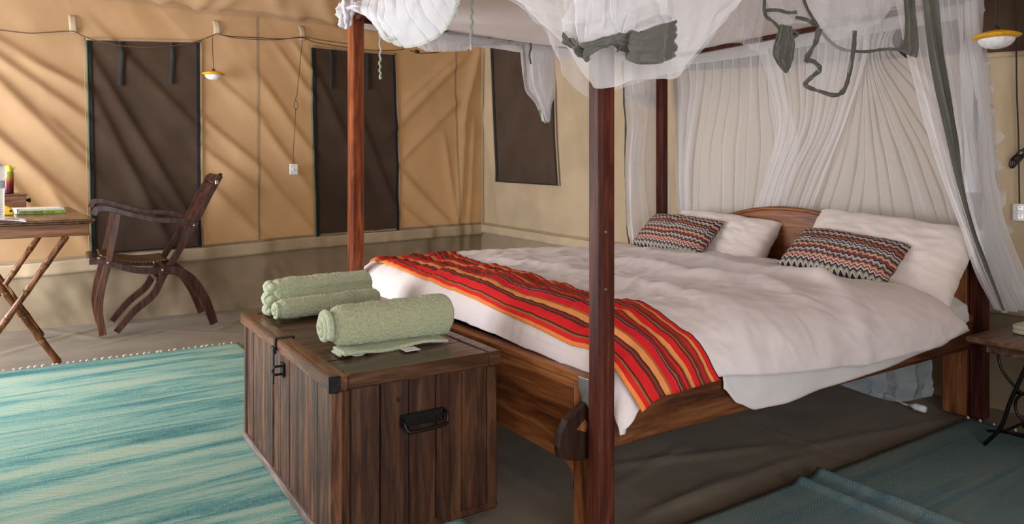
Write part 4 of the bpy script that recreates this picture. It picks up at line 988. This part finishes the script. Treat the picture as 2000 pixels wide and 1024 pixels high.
lc = PD(1946, 76, 2.75); lamp('pendant_lamp', 'white dome lamp with yellow rim hanging above the nightstand, by the net curtain', lc, .083, lc + V((0, 0, .95)), 'yellow rimmed pendant lamps')
def wire_px(pts, plane, r, name, label, cat, mat, off=0.0, extra=None):
    b = NB(); tube(b, [plane(*p) for p in pts], r, 6, len(pts) * 7)
    o = obj(name, b, mat, None, True, plane(*pts[0])); tag(o, label, cat); return o
def LP(px, py): p = PY(px, py, LWY); return LW(p.x, p.z, .045)
wire_px([(-60, 58), (0, 61), (55, 67), (100, 65), (141, 63), (165, 73), (200, 84), (250, 92), (310, 93), (370, 86), (414, 71), (421, 68), (445, 73), (500, 76), (545, 78), (587, 76), (610, 84), (660, 92), (715, 98), (760, 100), (786, 97)], LP, .0038,
        'electric_wire', 'dark electric wire looping along the canvas wall through cloth loops', 'wire', CORDT)
wire_px([(421, 68), (450, 76), (500, 80), (540, 80), (587, 75), (620, 80), (680, 88)], lambda a, b: LP(a, b) + V((0, -.012, 0)), .0032, 'spare_wire', 'second thinner wire beside the main wire between the two mesh windows', 'wire', CORDT)
wire_px([(798, 99), (815, 105), (845, 104), (885, 98), (915, 86), (940, 80), (958, 77)], LP, .0036, 'plugged_wire', 'dark wire with a plug running to the corner below the net', 'wire', CORDB)
o = tag(obj('wire_plug', lathe(NB(), [(.0001, 0), (.012, .003), (.018, .012), (.018, .032), (.012, .045), (.0001, .048)], 12, align(LP(806, 101) + V((0, -.01, 0)), LP(822, 105) + V((0, -.01, 0)))[0]), CORDB, None, True, LP(812, 103)), 'black plug on the wire right of the middle mesh window', 'plug')
def switch(name, label, c, n, w, h, d, keys):
    """small white rocker switch; n is the outward direction"""
    n = V(n).normalized(); s = V((0, 0, 1)).cross(n).normalized(); M = Matrix((( s.x, n.x, 0, c.x), (s.y, n.y, 0, c.y), (0, 0, 1, c.z), (0, 0, 0, 1)))
    t = thing(name, label, 'switch', tuple(c)); b = NB(); box(b, (-w / 2, -d / 2, -h / 2), (w / 2, d / 2, h / 2), .004, M, 2); obj('case', b, PLASTW, t)
    for k in range(keys):
        z = (k - (keys - 1) / 2) * h * .5; b = NB(); box(b, (-w * .22, d / 2 - .001, z - h * .13), (w * .22, d / 2 + .003, z + h * .13), .0012, M); obj('rocker', b, LAMPW, t)
        b = NB(); box(b, (-w * .06, d / 2 + .002, z + h * .02), (w * .06, d / 2 + .0036, z + h * .06), .0004, M); obj('mark', b, INK, t)
    return t
sc = LP(568, 331); switch('hanging_switch', 'small white switch hanging on a cord between the two mesh windows', sc, (0, -1, 0), .062, .088, .026, 1)
b = NB(); tube(b, [LP(587, 79), LP(583, 110), LP(579, 150), LP(576, 190)], .0028, 6, 20); hk = [LP(576, 188), LP(571, 205), LP(573, 214), LP(578, 212), LP(578, 204), LP(573, 194)]
tube(b, hk, .0026, 6, 30); tube(b, [LP(574, 213), LP(571, 260), LP(569, 300), LP(568, 320)], .0028, 6, 20)
tag(obj('switch_cord', b, CORDT, None, True, LP(587, 79)), 'thin brown pull cord with a knotted loop above the hanging white switch', 'cord')
def RP(px, py, off=.05): p = PX(px, py, 2.33); return V((bx(p.y) - off, p.y, p.z))
sc = RP(1994, 415, .04); switch('wall_switch', 'white double switch on a cord at the right end of the head wall', sc, (-1, 0, 0), .062, .075, .03, 2)
wire_px([(1984, -90), (1985, 0), (1985, 90), (1986, 180), (1989, 260), (1990, 330), (1991, 397)], RP, .0032, 'power_cable', 'long black cable hanging down the beige wall to the white double switch', 'cable', CORDB)
b = NB()
for k in range(4):
    tube(b, [RP(1974 + 3 * k, 324 - k, .065 - .006 * k), RP(1978 + 2 * k, 312, .07 - .006 * k), RP(1992 + k, 300 - 2 * k, .075), RP(2004, 290 + 3 * k, .07), RP(2000, 302 + 2 * k, .06), RP(1988, 318 + k, .06), RP(1978 + k, 328, .06), RP(1974 + 3 * k, 324 - k, .065 - .006 * k)], .0028, 6, 44)
tube(b, [RP(1986, 318, .045), RP(1992, 310, .09), RP(1997, 302, .045)], .006, 6, 12)
tag(obj('coiled_cord', b, CORDB, None, True, RP(1990, 310)), 'bundle of coiled black cord tied on the wall above the white double switch', 'cord')
b = NB(); cf = [PZ(1716, 771, .012), PZ(1740, 776, .012), PZ(1765, 789, .010), PZ(1782, 793, .010)]; tube(b, cf, .0045, 7, 24)
t = thing('extension_cord', 'white cord with a plug lying on the groundsheet under the bed', 'cord', tuple(PZ(1780, 793, 0)))
obj('cable', b, CORDW, t, True)
b = NB(); lathe(b, [(.0001, 0), (.007, 0), (.010, .012), (.016, .02), (.016, .062), (.012, .068), (.0001, .068)], 10, align(PZ(1778, 792, .018), PZ(1803, 799, .017))[0]); obj('plug', b, PLASTW, t, True)

# ---------------------------------------------------------------- mosquito net over the canopy
NETT_ROOT = thing('mosquito_net', 'white mosquito net with olive hems draped over and around the canopy of the bed', 'mosquito net', (1.05, .94, 1.86))
def sheet(name, rows, mat, nu=60, nv=30, folds=6, A=.02, B=.12, seed=0, hem=None, hem_mat=None, solid=0.0, soft=.004, parent=None, taper=None, pleat=0):
    """cloth through rows of points with folds running from row to row; hem=('bottom'|'left'|'right'|'top', share)"""
    R = [crom(r, nu + 1) for r in rows]
    G = [crom([r[i] for r in R], nv + 1) for i in range(nu + 1)]          # G[i][j]
    P = []
    for i in range(nu + 1):
        col = []
        for j in range(nv + 1):
            du = G[min(i + 1, nu)][j] - G[max(i - 1, 0)][j]; dv = G[i][min(j + 1, nv)] - G[i][max(j - 1, 0)]
            L = (G[nu][j] - G[0][j]).length or .1
            n = du.cross(dv); n = n.normalized() if n.length > 1e-9 else V((0, 1, 0)); t = du.normalized() if du.length > 1e-9 else V((1, 0, 0))
            u, v = i / nu, j / nv
            w = u + .22 / max(1, folds) * fbm(u * folds * .7, v * 1.6 + seed, seed) * 1.6
            ph = 2 * PI * folds * w
            am = max(.12, .62 + .75 * fbm(u * folds * .55 + seed, v * 1.3, seed + 4))
            if taper: am *= curve1(taper, v)
            sf = soft * fbm(u * 6, v * 6, seed + 9)
            if pleat:
                k = max(0, math.sin(ph)) ** pleat; am = min(1.25, am * 1.25)
                col.append(G[i][j] + n * (A * am * (k + .18 * math.sin(ph * .5)) + sf) + t * (B * L / max(1, folds) * am * math.cos(ph) * max(0, math.sin(ph)) ** (pleat * .5)))
            else: col.append(G[i][j] + n * (A * am * math.sin(ph) + sf) + t * (B * L / max(1, folds) * am * math.sin(2 * ph)))
        P.append(col)
    def build(fi, nm, m, off=0.0):
        bm = NB(); vs = {}
        for i in range(nu):
            for j in range(nv):
                if fi((i + .5) / nu, (j + .5) / nv):
                    q = []
                    for a, b in ((i, j), (i + 1, j), (i + 1, j + 1), (i, j + 1)):
                        if (a, b) not in vs: vs[a, b] = bm.verts.new(P[a][b])
                        q.append(vs[a, b])
                    bm.faces.new(q)
        return obj(nm, bm, m, parent or NETT_ROOT, True, solid=solid)
    if hem:
        s, f = hem; tst = {'bottom': lambda u, v: v > 1 - f, 'top': lambda u, v: v < f, 'left': lambda u, v: u < f, 'right': lambda u, v: u > 1 - f}[s]
        if mat is not None: build(lambda u, v: not tst(u, v), name, mat)
        build(tst, 'hem', hem_mat or OLIVE)
    else: build(lambda u, v: True, name, mat)
def pd(pts): return [PD(*p) for p in pts]
def hx(pts, x=2.20): return [PX(a, b, x) for a, b in pts]
# canopy roof, sagging between the rails
def roofn(u, v):
    x = -.02 + 2.16 * u; y = -.02 + 1.92 * v
    s = math.sin(PI * u) * math.sin(PI * v)
    return V((x, y, 1.868 - .10 * s ** .7 - .035 * math.sin(PI * u) * (v > .5) * abs(2 * v - 1) + .02 * fbm(x * 2, y * 2, 3) * s + .006 * math.sin(x * 9 + y * 14) * s))
obj('canopy_top', grid(roofn, 60, 50), ROOFN, NETT_ROOT, True)
# narrow skirt hanging from the far and head edges of the roof
FY = BWD + .02
sheet('roof_skirt', [[(0.0, FY, 1.872), (.7, FY, 1.87), (1.4, FY, 1.87), (2.12, FY, 1.87)], [(0.0, FY + .01, 1.80), (.7, FY, 1.775), (1.4, FY, 1.765), (2.12, FY, 1.80)]], ROOFN, 90, 6, 9, .006, .05, 2)
sheet('roof_skirt', [[(2.16, 1.9, 1.872), (2.16, 1.2, 1.87), (2.16, .6, 1.87), (2.16, -.02, 1.87)], [(2.17, 1.9, 1.78), (2.17, 1.2, 1.755), (2.17, .6, 1.765), (2.17, -.02, 1.76)]], NET, 100, 6, 12, .010, .10, 5, taper=[(0, .2), (1, 1)])
# gathered foot curtain bunched on the far end of the foot rail
fx = -.035
def fy(pts, x): return [PX(a, b, x) for a, b in pts]
top = [(fx, 1.86, 1.875), (fx, 1.60, 1.88), (fx, 1.30, 1.885), (fx, 1.0, 1.885), (fx, .78, 1.88)]
for k, (low, m, sd) in enumerate((([(716, 18), (742, 40), (752, 78), (790, 93), (835, 84), (872, 55), (893, 10)], NETD, 3), ([(722, 12), (750, 52), (775, 80), (812, 88), (850, 72), (880, 40), (905, -10)], NETD, 7), ([(730, 14), (756, 60), (800, 84), (840, 78), (870, 50), (888, 25), (897, -5)], NETD, 12))):
    x = fx - .02 + .028 * k; lo = fy(low, x); tp = [V(p) + V((.03 * k - .02, 0, 0)) for p in top]
    md = [a.lerp(crom(lo, 5)[i], .55) + V((-.045 * (1.2 - k * .5), 0, 0)) for i, a in enumerate(tp)]
    sheet('foot_curtain_bunch', [tp, md, lo], m, 170, 30, 11 + 3 * k, .018, .22, sd, soft=.007, pleat=2, hem=('bottom', .04) if k == 0 else None, hem_mat=OLIVEL)
# pale wide loop of hem at its corner
lp = [PX(a, b, fx - .03) for a, b in ((747, 34), (750, 58), (760, 78), (775, 77), (790, 62), (803, 40), (812, 10))]
sheet('hem_loop', [lp, [p + V((-.012, 0, .016)) for p in lp]], OLIVEL, 40, 2, 1, 0, 0, 1, soft=.002, solid=.002)
# bunch thrown over the far post
b0 = [PD(656, 30, 3.40), PD(662, 8, 3.40), PD(675, -6, 3.42), PD(690, -12, 3.42), PD(710, -10, 3.42)]
b1 = [PD(654, 28, 3.38), PD(666, 22, 3.35), PD(678, 12, 3.35), PD(696, 8, 3.36), PD(718, 8, 3.38)]
b2 = [PD(663, 32, 3.40), PD(668, 54, 3.38), PD(680, 55, 3.38), PD(688, 40, 3.38), PD(690, 18, 3.38)]
sheet('post_wrap', [b0, b1, b2], ROOFN, 40, 22, 4, .012, .12, 4, soft=.010, hem=('left', .10), hem_mat=OLIVEL, solid=.003)
c0 = [PD(682, 2, 3.42), PD(700, -10, 3.40), PD(725, -4, 3.42)]; c1 = [PD(684, 16, 3.40), PD(702, 21, 3.38), PD(728, 14, 3.42)]; c2 = [PD(684, 8, 3.36), PD(704, 12, 3.34), PD(726, 6, 3.38)]
sheet('post_wrap', [c0, c2, c1], ROOFN, 30, 14, 3, .010, .1, 6, soft=.008, solid=.003)
# far curtain rolled up along the far rail
yl = BWD + .035
tp = [(.10, yl, 1.86), (.40, yl, 1.86), (.75, yl, 1.86), (1.05, yl, 1.85)]
lo = [PY(a, b, yl) for a, b in ((790, 78), (830, 99), (880, 101), (915, 96), (940, 70))]
sheet('far_curtain_roll', [tp, [V(p) + V((0, -.03, -.05)) for p in tp], lo], NETD, 80, 20, 7, .014, .15, 8, soft=.014)
lo = [PY(a, b, yl + .05) for a, b in ((800, 70), (835, 90), (880, 96), (912, 88), (934, 66))]
sheet('far_curtain_roll', [[V(p) + V((0, -.02, 0)) for p in tp], [V(p) + V((0, -.06, -.04)) for p in tp], [PY(a, b, yl - .02) for a, b in ((800, 76), (840, 96), (880, 98), (915, 93), (936, 72))]], NETD, 70, 16, 5, .016, .16, 19, soft=.018)
sheet('far_curtain_roll', [[V(p) + V((0, .05, 0)) for p in tp], lo], NETD, 80, 16, 9, .012, .15, 15, soft=.016)
# twisted ties
for pts, d in (([(744, 28), (742, 60), (743, 100), (742, 128), (743, 150)], 3.12), ([(922, -30), (921, 10), (922, 45), (920, 75), (921, 93)], 2.75)):
    p = crom([PD(a, b, d) for a, b in pts], 40); b = NB()
    tube(b, [q + V((.003 * math.sin(i * 1.1), .003 * math.cos(i * 1.1), 0)) for i, q in enumerate(p)], lambda t: .0048 * (1.15 - .3 * t), 6); e = p[-1]; lathe(b, [(.0001, -.012), (.006, -.010), (.007, 0), (.0001, .006)], 8, Matrix.Translation(e)); obj('tie_cord', b, OLIVEL, NETT_ROOT, True)
# hanging tail with a pale hem on the far side
tl = [[PY(a, b, 1.86) for a, b in r] for r in (((1021, 78), (1040, 84), (1065, 86), (1090, 86)), ((1025, 130), (1042, 128), (1062, 128), (1086, 130)), ((1031, 175), (1046, 170), (1064, 170), (1085, 178)), ((1050, 200), (1058, 198), (1068, 198), (1078, 206)), ((1066, 236), (1069, 238), (1072, 240), (1074, 234)))]
sheet('hanging_tail', tl, NETD, 60, 44, 4, .014, .14, 21, hem=('left', .07), hem_mat=OLIVEL, taper=[(0, .6), (.8, 1), (1, .3)])
sheet('hanging_tail', [[p + V((0, .03, 0)) for p in r] for r in tl], NETD, 50, 34, 3, .012, .12, 22, hem=('bottom', .16), hem_mat=OLIVEL)
b = NB(); tube(b, [PY(a, c, 1.83) for a, c in ((1035, 78), (1037, 92), (1034, 108), (1037, 125))], .006, 6, 16); obj('tie_cord', b, OLIVE, NETT_ROOT, True)

# swag wrapped round the near post
sx, sy = -.045, -.050
top = [(sx, .95, 1.875), (sx, .50, 1.875), (sx, .12, 1.875), (-.05, -.05, 1.875), (.15, sy, 1.875), (.50, sy, 1.875), (.85, sy, 1.875)]
low = [PX(1000, -20, sx), PX(1050, 36, sx), PX(1085, 70, sx - .005), PX(1125, 122, sx - .015), PD(1160, 170, 1.80), PD(1200, 170, 1.79), PY(1240, 156, sy - .03), PY(1290, 154, sy - .02), PY(1322, 150, sy), PY(1360, 100, sy), PY(1400, 60, sy), PY(1450, -10, sy)]
mid = [a.lerp(b, .6) + V((-.02, -.02, 0)) for a, b in zip(crom(top, 12), low)]
sheet('corner_swag', [crom(top, 12), mid, low], NET, 130, 40, 9, .010, .11, 31, soft=.016, taper=[(0, .8), (.7, 1), (1, .35)])
top2 = [V(p) + V((.03, .03, 0)) for p in top]
low2 = [PX(1040, 20, .03), PX(1086, 76, .03), PX(1098, 130, .035), PX(1120, 168, .035), PX(1153, 190, .04), PD(1190, 178, 2.02), PD(1230, 168, 2.04), PY(1290, 148, .05), PY(1335, 135, .05), PY(1380, 84, .05), PY(1430, 20, .05), PY(1470, -40, .05)]
sheet('corner_swag', [crom(top2, 12), [a.lerp(b, .6) for a, b in zip(crom(top2, 12), low2)], low2], NETT, 120, 36, 8, .010, .11, 33, soft=.014)
# tail of the foot curtain with a wide olive hem, thrown forward over the corner
tt = [[(1128, -120), (1150, -125), (1200, -130), (1250, -128), (1300, -120)],
      [(1112, 0), (1150, 10), (1200, 5), (1255, 0), (1305, -10)],
      [(1100, 66), (1135, 92), (1142, 84), (1188, 70), (1212, 66), (1250, 60), (1300, 46), (1318, 40)],
      [(1098, 84), (1144, 120), (1150, 108), (1190, 92), (1214, 100), (1240, 124), (1296, 122), (1318, 108)]]
dd = [[1.80] * 5, [1.78, 1.73, 1.70, 1.73, 1.80], [1.80, 1.74, 1.70, 1.68, 1.70, 1.68, 1.74, 1.80], [1.80, 1.73, 1.69, 1.70, 1.71, 1.66, 1.72, 1.80]]
rows = [[PD(a, b, d) for (a, b), d in zip(r, q)] for r, q in zip(tt, dd)]
sheet('hemmed_tail', rows[:3], NETD, 90, 34, 6, .012, .14, 41, soft=.006)
sheet('hemmed_tail', [[p + FWD * .035 for p in r] for r in rows[:3]], NET, 80, 30, 5, .012, .14, 44, soft=.006)
sheet('olive_band', [rows[2], [a.lerp(b, .5) - FWD * .012 for a, b in zip(rows[2], rows[3])], rows[3]], OLIVE, 160, 16, 7, .010, .07, 42, soft=.010, solid=.002)
bk = [[PD(a, b, 1.84) for a, b in r] for r in (((1106, 48), (1150, 42), (1190, 30), (1250, 30), (1312, 30)), ((1104, 68), (1150, 74), (1200, 80), (1250, 95), (1314, 70)), ((1110, 92), (1150, 104), (1200, 92), (1250, 112), (1314, 108)))]
sheet('olive_band', bk, OLIVE, 60, 14, 6, .006, .10, 46, soft=.006, solid=.002)

# curtains hanging behind the headboard
sheet('head_curtain', [hx([(1300, 95), (1380, 85), (1450, 72), (1540, 55)]), hx([(1312, 180), (1375, 175), (1450, 165), (1530, 160)]), hx([(1318, 300), (1355, 300), (1440, 300), (1560, 300)]), hx([(1322, 430), (1350, 440), (1438, 440), (1500, 440)]), hx([(1322, 480), (1350, 490), (1430, 490), (1490, 480)])],
      NET, 260, 40, 13, .030, .30, 51, soft=.008, pleat=4)
sheet('head_curtain', [hx([(1470, 65), (1560, 52), (1640, 40), (1700, 28)], 2.185), hx([(1490, 130), (1560, 125), (1630, 120), (1692, 112)], 2.185), hx([(1515, 240), (1560, 240), (1605, 245), (1650, 240)], 2.185), hx([(1492, 350), (1520, 350), (1560, 345), (1612, 340)], 2.185), hx([(1468, 425), (1500, 425), (1535, 425), (1580, 425)], 2.185), hx([(1462, 480), (1500, 480), (1535, 480), (1572, 480)], 2.185)],
      NET, 260, 50, 13, .026, .30, 52, soft=.006, pleat=3)
sheet('head_curtain', [hx([(1668, 40), (1690, 36), (1712, 32), (1740, 26), (1790, 12)], 2.215), hx([(1684, 108), (1690, 116), (1700, 118), (1716, 110), (1742, 80)], 2.215), hx([(1652, 205), (1690, 232), (1730, 232), (1768, 205), (1800, 140)], 2.215), hx([(1618, 310), (1690, 342), (1762, 330), (1818, 296), (1856, 205)], 2.215), hx([(1580, 425), (1680, 445), (1790, 450), (1862, 410), (1885, 300)], 2.215), hx([(1565, 490), (1680, 520), (1800, 540), (1890, 500), (1905, 380)], 2.215)],
      NET, 250, 60, 13, .030, .30, 53, soft=.008, pleat=4)
# pleated net between the far head post and the wall
sheet('side_curtain', [[PY(a, b, 1.93) for a, b in r] for r in (((1214, 92), (1240, 96), (1275, 100), (1306, 104)), ((1216, 165), (1245, 170), (1275, 172), (1304, 170)), ((1219, 240), (1245, 235), (1268, 235), (1302, 260)), ((1220, 330), (1240, 330), (1262, 335), (1308, 340)), ((1222, 420), (1244, 425), (1268, 430), (1312, 430)), ((1228, 478), (1250, 485), (1275, 490), (1315, 490)))],
      NETD, 90, 60, 6, .022, .16, 61, soft=.010, hem=('left', .055), hem_mat=OLIVE)
sheet('side_curtain', [[PY(a, b, 1.97) for a, b in r] for r in (((1210, 130), (1240, 130), (1300, 130)), ((1216, 190), (1260, 205), (1296, 215)), ((1212, 178), (1240, 186), (1270, 170)))], NETD, 50, 16, 4, .02, .12, 62, soft=.012)

# curtain gathered at the near head post, flaring over the nightstand
dA = [[(1742, -30), (1770, -30), (1800, -40), (1832, -40)], [(1760, 60), (1785, 60), (1812, 60), (1838, 60)], [(1782, 150), (1806, 155), (1828, 160), (1852, 165)], [(1812, 260), (1832, 265), (1850, 268), (1868, 270)], [(1845, 360), (1858, 362), (1870, 364), (1882, 366)], [(1880, 450), (1888, 452), (1896, 453), (1904, 455)], [(1905, 530), (1915, 530), (1925, 530), (1934, 530)], [(1944, 605), (1950, 606), (1957, 607), (1962, 607)]]
sheet('gathered_curtain', [[PD(a, b, 2.93) for a, b in r] for r in dA], NET, 70, 80, 5, .016, .17, 71, soft=.006, hem=('right', .36), hem_mat=OLIVELIT)
dB = [[(1826, -40), (1850, -40), (1880, -40), (1912, -40)], [(1834, 60), (1860, 60), (1885, 60), (1912, 62)], [(1850, 165), (1875, 160), (1900, 150), (1925, 140)], [(1866, 270), (1890, 265), (1915, 255), (1938, 250)], [(1880, 366), (1905, 362), (1925, 358), (1945, 350)], [(1902, 455), (1925, 450), (1945, 445), (1960, 440)], [(1930, 540), (1955, 535), (1975, 530), (1992, 525)], [(1958, 612), (1985, 608), (2005, 604), (2025, 600)]]
sheet('gathered_curtain', [[PD(a, b, 2.97) for a, b in r] for r in dB], NETD, 80, 80, 6, .020, .18, 72, soft=.008)
dC = [[(1870, -40), (1890, -40), (1910, -40)], [(1885, 60), (1900, 60), (1916, 60)], [(1895, 120), (1912, 118), (1930, 115)], [(1898, 210), (1918, 210), (1936, 205)], [(1902, 300), (1925, 300), (1944, 296)], [(1912, 400), (1935, 400), (1952, 395)], [(1935, 500), (1958, 500), (1975, 495)], [(1968, 598), (1990, 596), (2012, 592)]]
sheet('gathered_curtain', [[PD(a, b, 3.12) for a, b in r] for r in dC], NETD, 60, 90, 4, .024, .16, 73, soft=.016)
# ruffled edge at the right
ru = crom([PD(a, b, 3.10) for a, b in ((1904, 60), (1912, 110), (1922, 160), (1930, 210), (1940, 270), (1944, 330), (1950, 400), (1962, 470))], 80)
sheet('ruffled_edge', [ru, [p + RGT * (.020 + .012 * math.sin(i * .62) + .007 * math.sin(i * 1.7)) + FWD * (.03 * math.cos(i * .62)) + UPV * .010 * math.sin(i * .9) for i, p in enumerate(ru)]], NETT, 150, 6, 3, .004, .03, 74, soft=.012)
# net wound round the near head post
def sleeve(u, v):
    a = 2 * PI * v; z = .98 + .89 * u; r = .040 + .006 * math.sin(a * 3 + z * 9) + .005 * fbm(math.cos(a) * 2, math.sin(a) * 2, z * 5)
    return V((2.15 + r * math.cos(a), .02 + r * math.sin(a), z))
obj('post_sleeve', grid(sleeve, 50, 32, closed_v=True), ROOFN, NETT_ROOT, True)
# near side curtain tossed up on the canopy: broad olive hem and loops of narrow hem
wide = [[PD(a, b, 2.62) for a, b in r] for r in (((1764, -60), (1776, -60), (1786, -60)), ((1766, 0), (1776, 0), (1786, 0)), ((1768, 50), (1780, 52), (1791, 50)), ((1762, 88), (1778, 96), (1794, 92)), ((1750, 96), (1776, 108), (1790, 113)))]
sheet('broad_hem', wide, OLIVE, 20, 40, 2, .004, .05, 81, soft=.005, solid=.003)
def ribbon(pts, w, d, m=OLIVE, tw=0.0, sd=0):
    c = crom([PD(a, b, d + (k % 2) * .01) for k, (a, b) in enumerate(pts)], len(pts) * 8)
    r0, r1 = [], []
    for i, p in enumerate(c):
        t = (c[min(i + 1, len(c) - 1)] - c[max(i - 1, 0)]).normalized(); s = t.cross(FWD); s = s.normalized() if s.length > .05 else RGT
        a = .9 * fbm(i * .09, sd, 3) + tw * i / len(c); q = s * math.cos(a) + FWD * math.sin(a); q *= w / 2 * (1 + .25 * fbm(i * .2, sd + 4, 1))
        r0.append(p + q); r1.append(p - q)
    sheet('narrow_hem', [r0, r1], m, len(c) * 2, 3, 1, 0, 0, sd, soft=.002, solid=.003)
ribbon([(1563, -30), (1572, 5), (1585, 32), (1600, 55), (1622, 82), (1648, 97), (1690, 101), (1720, 97), (1745, 96), (1764, 99)], .011, 2.62, sd=1)
ribbon([(1554, 34), (1570, 37), (1582, 42), (1592, 50)], .014, 2.62, sd=2)
ribbon([(1600, 56), (1594, 80), (1585, 98), (1576, 112), (1574, 122)], .020, 2.60, sd=3, tw=.5)
ribbon([(1576, 118), (1588, 120), (1600, 130), (1600, 138), (1586, 150), (1573, 163), (1578, 170), (1600, 178), (1628, 186), (1645, 180), (1655, 160), (1662, 125), (1668, 90), (1669, 60)], .016, 2.60, sd=4)
ribbon([(1491, -30), (1493, 0), (1493, 22), (1500, 20), (1520, 20), (1540, 25), (1557, 24)], .012, 2.60, sd=5)
ribbon([(1493, 24), (1498, 34), (1512, 44), (1528, 62), (1545, 80)], .014, 2.60, sd=6, tw=.6)
ribbon([(1528, 50), (1545, 58), (1558, 66), (1552, 72), (1544, 76)], .010, 2.60, sd=7)
flap_ = [[PD(a, b, 2.60) for a, b in r] for r in (((1524, 48), (1536, 50), (1546, 52)), ((1512, 88), (1532, 80), (1552, 86)), ((1510, 108), (1528, 112), (1550, 110)), ((1522, 130), (1534, 138), (1544, 128)), ((1533, 141), (1536, 143), (1538, 140)))]
sheet('hem_flap', flap_, OLIVE, 26, 30, 3, .006, .08, 84, soft=.006, solid=.003)
sheet('tossed_curtain', [[PD(a, b, 2.61) for a, b in r] for r in (((1600, 50), (1620, 40), (1650, 40), (1670, 45)), ((1590, 100), (1615, 95), (1645, 95), (1668, 95)), ((1576, 160), (1605, 165), (1635, 165), (1660, 150)), ((1576, 172), (1605, 180), (1635, 186), (1654, 165)))], NETT, 40, 30, 3, .008, .1, 85)
sheet('tossed_curtain', [[PD(a, b, 2.64) for a, b in r] for r in (((1495, -40), (1560, -40), (1640, -40), (1700, -40), (1766, -40)), ((1500, 20), (1570, 10), (1640, 20), (1700, 20), (1768, 20)), ((1515, 50), (1590, 48), (1650, 95), (1710, 98), (1764, 95)))], NETT, 90, 30, 7, .012, .13, 86)
# roof cloth bellying down over the bed by the near rail
be = [[PD(a, b, 2.72) for a, b in r] for r in (((1560, -50), (1620, -60), (1690, -60), (1760, -50)), ((1568, 0), (1625, 20), (1690, 18), (1752, -5)), ((1590, 45), (1630, 60), (1690, 56), (1735, 25)), ((1608, 56), (1640, 62), (1690, 52), (1716, 48)))]
sheet('canopy_belly', be, NETD, 60, 30, 3, .008, .06, 88, soft=.008)
be2 = [[PD(a, b, 2.78) for a, b in r] for r in (((1330, -40), (1400, -50), (1470, -50), (1500, -40)), ((1335, 30), (1400, 30), (1460, 20), (1498, 10)), ((1330, 105), (1375, 95), (1440, 84), (1484, 104)))]
sheet('tossed_curtain', be2, NETT, 90, 30, 7, .014, .13, 89)
# end of the net trailing under the bed behind the head leg
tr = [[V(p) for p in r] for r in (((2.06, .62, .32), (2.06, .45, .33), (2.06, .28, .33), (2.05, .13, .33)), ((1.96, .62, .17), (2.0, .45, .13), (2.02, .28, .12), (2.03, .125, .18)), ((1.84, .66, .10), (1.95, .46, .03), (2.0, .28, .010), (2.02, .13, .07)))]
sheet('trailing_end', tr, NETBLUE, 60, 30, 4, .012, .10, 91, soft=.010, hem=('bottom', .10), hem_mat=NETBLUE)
